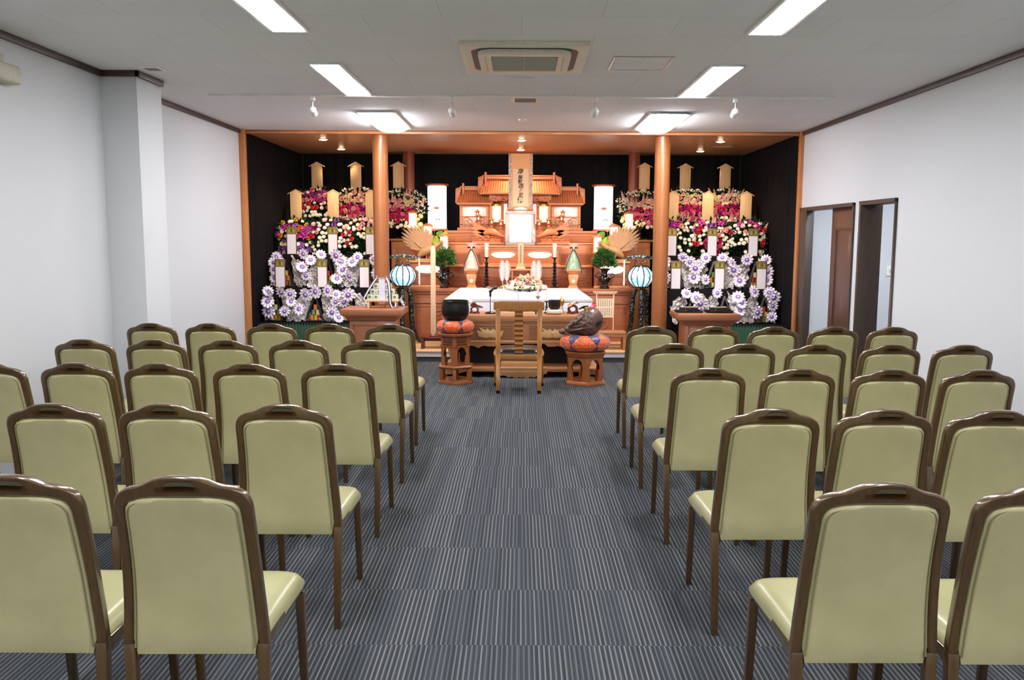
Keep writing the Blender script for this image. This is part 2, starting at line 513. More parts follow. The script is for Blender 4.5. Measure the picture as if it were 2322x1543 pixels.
def rrect(w, h, r, n=6):
    pts = []
    for cx, cy, a0 in ((w - r, h - r, 0), (-w + r, h - r, 90), (-w + r, -h + r, 180), (w - r, -h + r, 270)):
        for i in range(n + 1):
            a = R(a0 + 90 * i / n)
            pts.append((cx + r * math.cos(a), cy + r * math.sin(a)))
    return pts
def ring_xy(m, outer, inner, z0, z1, mat=0):
    n = len(outer)
    vs = [(x, y, z0) for x, y in outer] + [(x, y, z0) for x, y in inner] + [(x, y, z1) for x, y in outer] + [(x, y, z1) for x, y in inner]
    fs = []
    for i in range(n):
        j = (i + 1) % n
        fs += [(i, j, j + n, i + n), (i + 2 * n, i + 3 * n, j + 3 * n, j + 2 * n), (i, i + 2 * n, j + 2 * n, j), (i + n, j + n, j + 3 * n, i + 3 * n)]
    m.add(vs, fs, mat)
def plate_xy(m, outer, z0, z1, mat=0):
    n = len(outer)
    vs = [(x, y, z0) for x, y in outer] + [(x, y, z1) for x, y in outer]
    m.add(vs, [tuple(range(n)), tuple(range(2 * n - 1, n - 1, -1))] + [(i, (i + 1) % n, (i + 1) % n + n, i + n) for i in range(n)], mat)
t = thing('air_conditioner', 'square cream ceiling air conditioner cassette with a dark rounded air slot', 'air conditioner', (0.02, 6.09, ZC))
CREAM = plain('cream_plastic', 'd8d0bc', .45)
m = MB(); ring_xy(m, rrect(.425, .475, .01), rrect(.355, .40, .13), -.028, 0); m.build('panel', CREAM, t, bevel=.004)
m = MB(); ring_xy(m, rrect(.355, .40, .13), rrect(.31, .35, .10), -.024, -.006); m.build('air_slot', plain('slot_dark', '19151a', .5), t)
m = MB(); ring_xy(m, rrect(.31, .35, .10), rrect(.225, .25, .005), -.052, -.004); m.build('inner_panel', CREAM, t, bevel=.003)
m = MB(); plate_xy(m, rrect(.225, .25, .005), -.046, -.018); m.box(-.003, .003, -.25, .25, -.049, -.046)
for i in range(22): m.box(-.225, .225, -.24 + i * .022, -.235 + i * .022, -.048, -.046)
m.build('grille', plain('grille_grey_green', 'a3a898', .5), t)
m = MB()
for sx in (-1, 1):
    m = MB(); m.box(sx * .262 - .002, sx * .262 + .002, -.24, .24, -.0535, -.052); m.build('seam', plain('seam_brown', '9a8f7c', .6), t)
t = thing('access_hatch', 'thin metal-framed access hatch in the ceiling right of the air conditioner', 'hatch', (.85, 6.3, ZC))
m = MB(); ring_xy(m, rrect(.21, .235, .003), rrect(.200, .225, .003), -.006, 0); m.build('frame', plain('brushed_aluminium', 'b8a8a0', .3, metal=.8), t)
MB().box(-.2, .2, -.225, .225, -.003, 0).build('lid', CEILM, t)
t = thing('ceiling_vent', 'small cream ceiling vent in the centre just beyond the track rail', 'vent', (.035, 7.9, ZC), group='ceiling vents')
m = MB(); ring_xy(m, rrect(.13, .15, .004), rrect(.095, .12, .003), -.014, 0); m.build('frame', CREAM, t, bevel=.002)
m = MB(); m.box(-.095, .095, -.12, .12, -.005, 0)
for i in range(8): m.box(-.095, .095, -.11 + i * .03, -.10 + i * .03, -.009, -.005)
m.build('grille', plain('vent_grey', '8d857c', .5), t)
t = thing('ceiling_vent', 'small grey-centred ceiling vent above the left pilaster', 'vent', (-2.76, 6.56, ZC), group='ceiling vents')
m = MB(); ring_xy(m, rrect(.075, .085, .004), rrect(.055, .062, .003), -.01, 0); m.build('frame', WHITE, t, bevel=.002)
MB().box(-.055, .055, -.062, .062, -.005, 0).build('grille', plain('vent_dark', '6f6e68', .5), t)
for x, y, r, lb in ((.01, 6.93, .085, 'faint round ceiling fitting between the air conditioner and the track rail'), (.012, 9.22, .045, 'small round ceiling fitting just before the alcove')):
    m = MB(); m.lathe([(r * .93, 0), (r, -.002), (r * .97, -.012), (r * .8, -.016), (0, -.016)], 28)
    tag(m.build('ceiling_sensor', CEILM if r > .06 else WHITE, loc=(x, y, ZC)), lb, 'sensor')
tag(MB().box(-2.755, 2.755, 7.685, 7.715, ZC - .018, ZC).build('lighting_track', WHITE, bevel=.002), 'thin white lighting track across the ceiling carrying four spotlights', 'track')
SPL = ('far left of the track, left of the ceiling light', 'left of centre on the track', 'right of centre on the track', 'far right of the track, right of the ceiling light')
for i, x in enumerate((-1.84, -.612, .651, 1.886)):
    t = thing('spotlight', 'small white spotlight hanging ' + SPL[i], 'spotlight', (x, 7.7, ZC - .018), group='track spotlights')
    m = MB(); m.cbox((0, 0, -.018), (.034, .05, .036)); m.build('adapter', WHITE, t, bevel=.003)
    m = MB(); m.tube([(0, 0, -.036), (0, 0, -.10)], .006); m.build('stem', CHROME, t)
    tx = (-2.2, -.35, .35, 2.2)[i]
    dv = (Vector((tx, 11.9, 1.4)) - Vector((x, 7.7, 2.62))).normalized()
    q = dv.to_track_quat('Z', 'Y').to_matrix().to_4x4()
    M = Matrix.Translation((0, 0, -.118)) @ q
    m = MB(); m.ball((0, 0, -.01), .031, 16, 10, M=M); m.lathe([(.026, 0), (.030, .03), (.031, .075), (.026, .076), (.024, .06), (0, .055)], 18, M=M, cap=False)
    m.build('lamp_head', WHITE, t)
    m = MB(); m.lathe([(.023, .066), (0, .066)], 16, M=M); m.build('bulb', glow('spot_bulb', 'ffd9a0', 20), t)
    p = Vector((x, 7.7, 2.61)) + dv * .1
    lamp('spot_beam', 'SPOT', p, SPOT_W * (2.0 if i in (0, 3) else .85), (1.0, .74, .52), None, (tx, 11.9, 1.4), spot_size=R(58), spot_blend=.8, shadow_soft_size=.03)
DLN = (('front left', -2.52, 11.05), ('rear left', -2.535, 12.22), ('front centre', .005, 11.05), ('rear centre above the scroll', -.005, 12.23), ('front right', 2.545, 11.1), ('rear right', 2.54, 12.3))
for nm, x, y in DLN:
    t = thing('downlight', 'round glowing downlight in the alcove ceiling, ' + nm, 'downlight', (x, y, ZC - .01), group='alcove downlights')
    m = MB(); m.lathe([(.062, 0), (.062, -.006), (.052, -.008), (.052, 0)], 24, cap=False); m.build('rim', WHITE, t)
    m = MB(); m.lathe([(.052, -.005), (.035, -.012), (0, -.016)], 24, cap=False); m.build('lens', glow('downlight_lens', 'ffdcb8', 60), t)
    lamp('downlight_beam', 'SPOT', (x, y, ZC - .03), DOWN_W, WARM, None, (x, y, 0), spot_size=R(125), spot_blend=.9, shadow_soft_size=.05)
m = MB(); m.box(2.60, 2.85, 11.72, 11.78, ZC - .016, ZC - .01)
tag(m.build('curtain_hook_rail', plain('beige_metal', 'b9a58c', .4)), 'short thin rail on the alcove ceiling between the two right downlights', 'rail')
# beige box high on the near left wall
t = thing('wall_speaker', 'beige rounded box high on the left wall at the picture edge', 'wall box', (XL, 5.36, 2.49))
m = MB(); m.box(0, .09, -.14, .10, -.06, .055); m.build('housing', plain('beige_plastic', 'b9b5a2', .5), t, bevel=.02, seg=3)
MB().box(0, .03, -.12, .02, .055, .12).build('bracket', plain('beige_plastic', 'b9b5a2', .5), t, bevel=.004)
# ================================================================ AUDIENCE CHAIRS
FRAMEW = wood('walnut_lacquer', '443017', '58401e', 0.26, 'Z', 5, stretch=10, coat=1.0)
def leather():
    m, nt, p = base('olive_leatherette')
    v = coords(nt)
    n = noise_tex(nt, v, 5, 4, .6)
    n2 = noise_tex(nt, v, 170, 3, .6)
    nt.links.new(ramp(nt, n, [(.3, lin('a9a377')), (.7, lin('b8b184'))]), p.inputs['Base Color'])
    p.inputs['Roughness'].default_value = .42
    bump(nt, p, n2, .22, .002)
    return m
OLIVE = leather()
SEATM = None
def seatmat():
    m, nt, p = base('pale_olive_seat')
    v = coords(nt)
    nt.links.new(ramp(nt, noise_tex(nt, v, 6, 4), [(.3, lin('a29e74')), (.7, lin('afab80'))]), p.inputs['Base Color'])
    p.inputs['Roughness'].default_value = .3
    bump(nt, p, noise_tex(nt, v, 120, 3), .12, .002)
    return m
SEATM = seatmat()
PIPE = plain('piping_olive', '857d58', .5)

SLOTM = plain('dark_grip_slot', '4a3018', .8, spec=.1)  # rough dark brown for the floor of the grip recess
def lean(z):
    # y of the back as a function of height
    if z < .36: return -.225
    k = (z - .36) / .53
    return -.225 - .075 * k ** 1.5 + .012 * math.sin(k * PI)
def half_w(z):
    # outer half width of the frame
    k = max(0, min(1, (z - .38) / .45))
    return .198 - .021 * k - .004 * math.sin(k * PI)
def outline(inset, top):
    # right half, bottom to top centre
    pts = []
    zs = .36; zc = top - .125
    N = 10
    for i in range(N):
        z = zs + (zc - zs) * i / N
        pts.append((half_w(z) - inset, z))
    return pts
def crest_pts():
    # outer silhouette from the right shoulder to the crest centre (x,z)
    return [(.178, .775), (.178, .795), (.1765, .812), (.172, .828), (.163, .843), (.150, .853), (.134, .8605), (.116, .865), (.103, .868), (.090, .873), (.075, .881), (.058, .8885), (.040, .8925), (.020, .8945), (0, .895)]
def inner_pts():
    return [(x * 1.034, z) for x, z in [(.146, .775), (.146, .785), (.145, .795), (.142, .806), (.136, .816), (.127, .823), (.116, .828), (.104, .8305), (.094, .832), (.082, .8333), (.069, .8345), (.055, .8352), (.040, .836), (.020, .8365), (0, .8368)]]
zsb = [.40 + i * (.775 - .40) / 10 for i in range(10)]
def full(side_outer):
    if side_outer:
        r = [(half_w(z), z) for z in zsb] + crest_pts()
    else:
        r = [(half_w(z) - .0262, z) for z in zsb] + inner_pts()
    return r + [(-x, z) for x, z in r[-2::-1]]
def make_chair():
    t = thing('banquet_chair', 'x', 'chair')
    # back frame: a bent hoop with a grip hole in the crest
    fo, fi = full(True), full(False)
    lv = (0, .44, .74, 1.0)
    n = len(fo)
    hole = [i for i in range(n - 1) if fo[i][1] > .87 and abs((fo[i][0] + fo[i + 1][0]) / 2) < .052]
    th = .032
    def P(i, l, back):
        x = fo[i][0] * (1 - lv[l]) + fi[i][0] * lv[l]; z = fo[i][1] * (1 - lv[l]) + fi[i][1] * lv[l]
        y = lean(z) + (0 if back else th)
        # the crest is dished in plan
        y -= .018 * (1 - (x / .18) ** 2) * max(0, (z - .6) / .3)
        return (x, y, z)
    vs = []; idx = {}; slot = []
    for i in range(n):
        for l in range(4):
            for b in (0, 1):
                idx[i, l, b] = len(vs); vs.append(P(i, l, b))
    fs = []
    for i in range(n - 1):
        for l in range(3):
            if l == 1 and i in hole:
                slot.append(len(fs)); fs.append((idx[i, l, 1], idx[i, l + 1, 1], idx[i + 1, l + 1, 1], idx[i + 1, l, 1])); continue
            fs.append((idx[i, l, 0], idx[i + 1, l, 0], idx[i + 1, l + 1, 0], idx[i, l + 1, 0]))
            fs.append((idx[i, l, 1], idx[i, l + 1, 1], idx[i + 1, l + 1, 1], idx[i + 1, l, 1]))
        for l in (0, 3):
            fs.append((idx[i, l, 0], idx[i, l, 1], idx[i + 1, l, 1], idx[i + 1, l, 0]))
        if i in hole:
            for l in (1, 2):
                fs.append((idx[i, l, 0], idx[i, l, 1], idx[i + 1, l, 1], idx[i + 1, l, 0]))
    for i in (hole[0], hole[-1] + 1):
        fs.append((idx[i, 1, 0], idx[i, 2, 0], idx[i, 2, 1], idx[i, 1, 1]))
    for i in (0, n - 1):
        for l in range(3):
            fs.append((idx[i, l, 0], idx[i, l, 1], idx[i, l + 1, 1], idx[i, l + 1, 0]))
    m = MB(); m.add(vs, fs)
    for k in slot: m.m[k] = 1
    m.build('back_frame', [FRAMEW, SLOTM], t, bevel=.006, seg=3, angle=.9)
    # upholstered back: outline between the posts
    def inner_half(z):
        if z <= .775: return half_w(z) - .0262
        pts = inner_pts()
        for (x0, z0), (x1, z1) in zip(pts, pts[1:]):
            if z0 <= z <= z1: return x0 + (x1 - x0) * (z - z0) / max(1e-6, z1 - z0)
        return 0
    zb = .375
    rows = []
    K = 16
    ztop = .836
    for j in range(K + 1):
        v = j / K
        z = zb + (ztop - zb) * (1 - (1 - v) ** 1.6)
        hw = inner_half(z)
        if z < .41: hw -= .012 * (1 - (z - zb) / .025) ** 2
        rows.append((z, max(hw - .0015, .0)))
    rows[-1] = (ztop - .0008, .07)
    def back_pt(u, v, side):
        j = v * K; j0 = min(int(j), K - 1); f = j - j0
        z = rows[j0][0] * (1 - f) + rows[j0 + 1][0] * f
        hw = rows[j0][1] * (1 - f) + rows[j0 + 1][1] * f
        x = (u * 2 - 1) * hw
        e = (1 - abs(u * 2 - 1) ** 8) * (1 - abs(v * 2 - 1) ** 12)
        y = lean(z) - .018 * (1 - (x / .18) ** 2) * max(0, (z - .6) / .3)
        puff = max(e, 0) ** .4
        return (x, y + (.004 - .011 * puff if side else th - .004 + .022 * puff), z)
    m = MB()
    m.grid(lambda u, v: back_pt(u, v, 1), 20, K); m.grid(lambda u, v: back_pt(u, v, 0), 20, K)
    for u in (0, 1):
        a = [back_pt(u, j / K, 1) for j in range(K + 1)]; b = [back_pt(u, j / K, 0) for j in range(K + 1)]
        m.add(a + b, [(j, j + 1, j + K + 2, j + K + 1) for j in range(K)])
    for v in (0, 1):
        a = [back_pt(i / 20, v, 1) for i in range(21)]; b = [back_pt(i / 20, v, 0) for i in range(21)]
        m.add(a + b, [(j, j + 1, j + 22, j + 21) for j in range(20)])
    b_ = m.build('backrest', OLIVE, t, angle=1.3)
    # piping just inside the frame
    pp = [(x - .009 * (1 if x > 0 else -1 if x < 0 else 0), z) for x, z in fi]
    pp = [(x, z - (.008 if z > .80 else .003)) for x, z in pp]
    pts = [Vector(((x, lean(z) - .018 * (1 - (x / .18) ** 2) * max(0, (z - .6) / .3) - .0035, z))) for x, z in pp]
    m = MB(); m.tube(pts, .0024, 5); m.build('piping', PIPE, b_)
    # seat
    def seat(u, v, top):
        y = -.20 + v * .45
        k = v
        hw = .176 + .016 * k
        hw *= (1 - .06 * max(0, (v - .86) / .14) ** 2)
        x = (u * 2 - 1) * hw
        e = max(0, (1 - abs(u * 2 - 1) ** 6) * (1 - abs(v * 2 - 1) ** 10)) ** .45
        z = .405 + .008 * k + .034 * e - (.03 * max(0, (v - .8) / .2) ** 2) if top else .388
        if top: z += .004 * math.sin(v * PI)
        return (x, y, z)
    m = MB(); m.grid(lambda u, v: seat(u, v, 1), 18, 18); m.grid(lambda u, v: seat(u, v, 0), 18, 18)
    for u in (0, 1):
        a = [seat(u, j / 18, 1) for j in range(19)]; b = [seat(u, j / 18, 0) for j in range(19)]
        m.add(a + b, [(j, j + 1, j + 20, j + 19) for j in range(18)])
    for v in (0, 1):
        a = [seat(i / 18, v, 1) for i in range(19)]; b = [seat(i / 18, v, 0) for i in range(19)]
        m.add(a + b, [(j, j + 1, j + 20, j + 19) for j in range(18)])
    m.build('seat', SEATM, t, angle=1.2)
    # side rails with a rounded knee at the front
    m = MB()
    for s in (-1, 1):
        pts = [(-.215, .355), (-.215, .40), (-.10, .40), (.16, .404), (.215, .398), (.240, .38), (.246, .35), (.222, .35), (.215, .362), (.19, .372), (-.10, .368)]
        vs = [(s * .157, y, z) for y, z in pts] + [(s * .183, y, z) for y, z in pts]
        k = len(pts)
        m.add(vs, [tuple(range(k)), tuple(range(2 * k - 1, k - 1, -1))] + [(i, (i + 1) % k, (i + 1) % k + k, i + k) for i in range(k)])
    m.box(-.157, .157, .20, .222, .352, .388); m.box(-.157, .157, -.195, -.175, .385, .402)
    m.build('seat_rail', FRAMEW, t, bevel=.003)
    for s in (-1, 1):
        for fr_ in (0, 1):
            m = MB()
            if fr_:
                m.frus(s * .170 - .012, s * .170 + .012, .262 - .012, .262 + .012, 0, s * .170 - .0145, s * .170 + .0145, .218, .247, .36)
            else:
                z1 = .405; x1 = half_w(z1) - .0155
                m.frus(s * .172 - .0125, s * .172 + .0125, -.232, -.207, 0, s * x1 - .0155, s * x1 + .0155, -.225, -.193, z1)
            lg = m.build('leg', FRAMEW, t, bevel=.003)
    return t
proto = make_chair()
proto['group'] = 'rows of olive-cushioned chairs'
index_kids()
ROWS = [
    ('row nearest the altar', 6.06, 6.0, (-2.616, -2.202, -1.766, -1.352, -.925), (.925, 1.356, 1.782, 2.198, 2.62)),
    ('second row from the altar', 5.09, 5.0, (-2.602, -2.178, -1.744, -1.326, -.894), (.904, 1.323, 1.736, 2.173, 2.594)),
    ('middle row', 4.14, 4.05, (-2.583, -2.157, -1.749, -1.322, -.888), (.901, 1.321, 1.752, 2.174)),
    ('second row from the camera', 3.13, 3.09, (-2.151, -1.718, -1.303, -.874), (.913, 1.322, 1.722)),
    ('row nearest the camera', 2.19, 2.16, (-1.312, -.878), (.921, 1.338)),
]
ORD = ('beside the aisle', 'second from the aisle', 'third from the aisle', 'fourth from the aisle', 'fifth from the aisle')
first = True
for rn, yfl, yfr, L, Rr in ROWS:
    for side, xs in (('left', L[::-1]), ('right', Rr)):
        for k, x in enumerate(xs):
            o = proto if first else copy_tree(proto)
            first = False
            o['label'] = 'olive-cushioned wooden chair %s, %s block, %s' % (ORD[k], side, rn)
            o.location = (x, (yfl if side == 'left' else yfr) + .22 + rnd.uniform(-.008, .008), 0)
            o.rotation_euler.z = R(rnd.uniform(-.9, .9))
# ================================================================ ALTAR TIERS
def panel_relief(m, cx, cz, y, w, h, mat=1):
    # thin raised frame with a round flower crest inside
    t_ = .006
    for a, b, c, d in ((cx - w, cx + w, cz + h - .012, cz + h), (cx - w, cx + w, cz - h, cz - h + .012), (cx - w, cx - w + .012, cz - h, cz + h), (cx + w - .012, cx + w, cz - h, cz + h)):
        m.box(a, b, y - t_, y, c, d, mat)
def ringbar(m, cx, cz, y, rx, rz, r=.005, a0=0, a1=360, mat=0, n=24):
    pts = [(cx + rx * math.cos(R(a0 + (a1 - a0) * i / n)), y, cz + rz * math.sin(R(a0 + (a1 - a0) * i / n))) for i in range(n + 1)]
    m.tube(pts, r, 6, mat)
t = thing('altar_tier', 'widest lowest tier of the wooden altar with a carved round crest, behind the white coffin', 'altar tier', (0, 11.3, .135), group='stepped wooden altar tiers')
m = MB()
m.box(-1.45, 1.45, .02, .5, 0, .62)
m.build('body', ALTR, t, bevel=.003)
m = MB(); m.box(-1.49, 1.53, -.02, .5, .655, .70); m.box(-1.47, 1.50, 0, .5, .62, .655); m.box(-1.47, 1.49, 0, .03, .50, .515); m.box(-1.48, 1.50, -.01, .03, .0, .035)
m.build('top_board', ALTR, t, bevel=.004)
for sx in (-1, 1):
    m = MB(); panel_relief(m, sx * 1.07, .27, .02, .32, .19, 0)
    ringbar(m, sx * 1.07, .28, .012, .12, .12, .006)
    for k in range(6):
        a = k * PI / 3 + .3
        ringbar(m, sx * 1.07 + .05 * math.cos(a), .28 + .05 * math.sin(a), .012, .032, .032, .005, n=12)
    ringbar(m, sx * 1.07, .28, .012, .018, .018, .006, n=12)
    m.build('carved_panel', ALTD, t)
m = MB(); panel_relief(m, 0, .27, .02, .6, .19, 0); m.build('carved_panel', ALTD, t)

t = thing('altar_tier', 'second tier of the wooden altar with arched carved panels, behind the candlesticks', 'altar tier', (0, 11.65, .835), group='stepped wooden altar tiers')
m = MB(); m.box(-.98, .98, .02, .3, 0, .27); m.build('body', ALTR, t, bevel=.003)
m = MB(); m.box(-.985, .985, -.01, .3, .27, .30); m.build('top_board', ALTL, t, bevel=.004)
for x in (-.8, -.38, .0, .38, .8):
    m = MB(); w = .15
    ringbar(m, x, .045, .014, w, .055, .005, 0, 180); m.tube([(x - w, .014, .045), (x - w * .8, .014, .02), (x + w * .8, .014, .02), (x + w, .014, .045)], .005, 6)
    ringbar(m, x - w * .6, .06, .012, .03, .025, .004, n=12); ringbar(m, x + w * .6, .06, .012, .03, .025, .004, n=12)
    m.build('carved_arch', ALTD, t)
m = MB()
for k in range(5): m.box(-.98, .98, .012, .02, .02 + k * .027, .0235 + k * .027)
m.build('groove_lines', ALTD, t)

t = thing('altar_tier', 'third tier of the wooden altar with finely grooved risers, behind the offering stands', 'altar tier', (0, 11.95, 1.135), group='stepped wooden altar tiers')
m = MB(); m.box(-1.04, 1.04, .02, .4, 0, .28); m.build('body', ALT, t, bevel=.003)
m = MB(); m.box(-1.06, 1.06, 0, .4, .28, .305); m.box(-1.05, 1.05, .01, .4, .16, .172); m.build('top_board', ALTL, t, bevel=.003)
m = MB()
for sx in (-1, 1):
    for k in range(14):
        for z in (.03, .06, .09, .12):
            x = sx * (.58 + k * .032)
            m.box(x - .013, x + .013, .012, .02, z, z + .022)
m.build('lattice', ALTD, t)
t = thing('altar_tier', 'projecting centre block of the altar with two glowing oval panels below the portrait frame', 'altar tier', (0, 11.72, 1.135), group='stepped wooden altar tiers')
m = MB(); m.box(-.50, .52, 0, .22, .02, .24); m.build('body', ALT, t, bevel=.003)
m = MB(); m.box(-.545, .565, -.03, .22, .24, .262); m.box(-.52, .54, -.015, .22, .0, .02); m.box(-.52, .54, -.01, .22, .21, .24); m.build('top_board', ALTL, t, bevel=.003)
OV = glow('oval_lamp_panel', 'fff2ea', 3.0)
def cloud_oval(cx, cz, w, h):
    pts = []
    for i in range(40):
        a = 2 * PI * i / 40
        x = math.cos(a); z = math.sin(a)
        k = 1 + .03 * math.cos(4 * a)
        px = (abs(x) ** .6) * (1 if x > 0 else -1) * w * k
        pz = (abs(z) ** .6) * (1 if z > 0 else -1) * h
        if pz < 0: px *= .86
        pts.append((cx + px, cz + pz))
    return pts
for sx in (-1, 1):
    m = MB(); m.prism(cloud_oval(sx * .25 + .01, .135, .155, .038), -.008, 0); m.build('oval_lamp', OV, t)
    m = MB()
    for k in range(6): m.ball((sx * .25 - .125 + k * .05, -.012, .015), .012, 8, 6, s=(1.6, .6, .7))
    m.build('bead_carving', ALTL, t)
t = thing('altar_tier', 'topmost broad tier of the wooden altar carrying the shrine and the two white lanterns', 'altar tier', (0, 12.2, 1.13), group='stepped wooden altar tiers')
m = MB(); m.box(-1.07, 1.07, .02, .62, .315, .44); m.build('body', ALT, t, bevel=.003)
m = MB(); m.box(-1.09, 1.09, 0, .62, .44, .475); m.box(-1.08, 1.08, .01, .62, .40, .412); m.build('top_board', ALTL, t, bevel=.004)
MB().box(-1.04, 1.04, .25, .62, -.0, .3).build('plinth', ALTD, t)
# side lamp boxes
for sx, lb in ((-1, 'left'), (1, 'right')):
    cx = sx * 1.24 - .01
    t = thing('lamp_box', 'small wooden box with a glowing oval panel under the %s carved phoenix' % lb, 'lamp box', (cx, 11.48, .835), group='altar lamp boxes')
    m = MB(); m.box(-.235, .235, .02, .22, .0, .34); m.build('body', ALTR, t, bevel=.003)
    m = MB(); m.box(-.26, .24, -.01, .23, .335, .36); m.build('top_board', ALTL, t, bevel=.003)
    m = MB(); m.box(-.245, .24, 0, .02, .0, .03); m.build('base_moulding', ALTL, t, bevel=.003)
    m = MB(); m.prism(cloud_oval(0, .245, .16, .05), .01, .02); m.build('oval_lamp', OV, t)
    m = MB(); panel_relief(m, 0, .105, .02, .19, .06, 0); m.build('carved_panel', ALTD, t)
    # tall orange cabinet beside, partly hidden by the column
    t = thing('altar_cabinet', 'plain orange wooden side cabinet behind the %s front column' % lb, 'cabinet', (sx * 1.60, 11.9, .135), group='altar side cabinets')
    m = MB(); m.box(-.20, .20, 0, .45, 0, 1.32); m.build('body', ORANGE, t, bevel=.004)
    m = MB(); m.box(-.23, .23, -.03, .45, 1.32, 1.35); m.build('top_board', ORANGE_X, t, bevel=.004)
    m = MB(); m.box(-.14, .14, -.012, 0, .95, 1.28); m.build('door', ORANGE_X, t, bevel=.003)
    # big white cylindrical lantern
    cx = sx * 1.19 - .01
    t = thing('cylinder_lantern', 'tall glowing white cylinder lantern with a painted lotus, %s of the shrine' % lb, 'lantern', (cx, 12.33, 1.605), group='white cylinder lanterns')
    m = MB(); m.lathe([(.15, 0), (.15, .02), (.135, .03)], 28); m.build('base', ALT, t)
    m = MB(); m.lathe([(.134, .02), (.134, .625)], 32, cap=False); m.build('shade', glow('lantern_shade_white', 'f4f7ff', 3.4), t)
    m = MB(); m.lathe([(.134, .62), (.165, .635), (.168, .655), (.14, .66), (0, .66)], 28); m.build('top_ring', REDW, t)
    m = MB()
    def sf(x, z): return (x, -math.sqrt(max(0, .1365 ** 2 - x * x)), z)
    for k in range(5):
        a = R(40 + k * 25)
        p0 = (-.005 * sx, .295); q = (p0[0] + .07 * math.cos(a), p0[1] + .055 * math.sin(a))
        nx, nz = -math.sin(a) * .013, math.cos(a) * .013
        mid = ((p0[0] + q[0]) / 2, (p0[1] + q[1]) / 2)
        m.add([sf(*p0), sf(mid[0] + nx, mid[1] + nz), sf(*q), sf(mid[0] - nx, mid[1] - nz)], [(0, 1, 2, 3)])
    m.build('painted_lotus', plain('lotus_paint_pink', 'd89a80', .6), t)
    m = MB()
    m.add([sf(.02 + .04 * math.cos(a_) * 1, .155 + .012 * math.sin(a_)) for a_ in [i * PI / 6 for i in range(12)]], [tuple(range(12))])
    m.add([sf(-.004, .29), sf(.0, .29), sf(.01, .17), sf(.006, .17)], [(0, 1, 2, 3)])
    m.build('painted_leaf', plain('leaf_paint_grey', '7f9096', .6), t)

# ================================================================ THE SHRINE
t = thing('altar_shrine', 'carved wooden palace shrine with a high central roof and two lower wing roofs', 'shrine', (0, 12.3, 1.605))
def roof(w, z0, z1, depth, cx, cy, name_lbl=None, ext=.05):
    # gabled roof seen from the front: slope towards the viewer, ridge at the back
    m = MB()
    def f(u, v):
        x = (u * 2 - 1)
        z = z0 + (z1 - z0) * (1 - (1 - v) ** 1.0) - .02 * math.sin(v * PI) + .012 * abs(x) ** 4 * (1 - v)
        return (cx + x * (w - .03 * v), cy - depth * (1 - v), z)
    m.shell(f, 24, 6, .022)
    m.box(cx - w + .02, cx + w - .02, cy, cy + .02, z0 - .03, z1)
    r_ = m.build('roof', ALT, t, angle=.6)
    m = MB()
    n = int(w * 2 / .035)
    for i in range(n + 1):
        x = -1 + 2 * i / n
        p0 = f(i / n, .02); p1 = f(i / n, .98)
        m.tube([(p0[0], p0[1] - .003, p0[2] + .001), ((p0[0] + p1[0]) / 2, (p0[1] + p1[1]) / 2 - .003, f(i / n, .5)[2] + .001), (p1[0], p1[1] - .003, p1[2] + .001)], .003, 4)
    m.build('roof_seams', ALTD, r_)
    m = MB(); m.box(cx - w + .05, cx + w - .05, cy - .04, cy + .03, z1 - .01, z1 + .035); m.box(cx - w + .03, cx + w - .03, cy - .05, cy + .04, z1 + .035, z1 + .048)
    m.build('ridge', ALTL, t, bevel=.003)
    for s in (-1, 1):
        m = MB(); xx = cx + s * (w - .075)
        m.box(xx - .014, xx + .014, cy - .07, cy + .02, z1 - .07, z1 + .08)
        m.prism([(xx - .022, z1 + .08), (xx + .022, z1 + .08), (xx, z1 + .092)], cy - .075, cy + .02)
        m.build('ridge_end', ALTL, t, bevel=.003)
        m = MB()
        m.prism([(cx + s * w, z0), (cx + s * (w + .035), z0 + .004), (cx + s * (w + .03), z1 + .01), (cx + s * (w - .05), z1 + .035), (cx + s * (w - .05), z1)] [::s], cy - depth * .6, cy + .02)
        m.build('gable', ALT, t, bevel=.002)
    m = MB(); m.box(cx - w - .01, cx + w + .01, cy - depth - .012, cy - depth + .01, z0 - .018, z0 + .006)
    m.build('eave', ALTL, t, bevel=.002)
    m = MB()
    n = int(w * 2 / .03)
    for i in range(n):
        x = cx - w + .02 + (2 * w - .04) * i / (n - 1)
        m.box(x - .006, x + .006, cy - depth, cy - .01, z0 - .032, z0 - .018)
    m.build('rafters', ALTD, t)
roof(.565, .53, .745, .20, -.018, .12)
roof(.235, .385, .585, .17, -.668, .10)
roof(.235, .385, .585, .17, .645, .10)
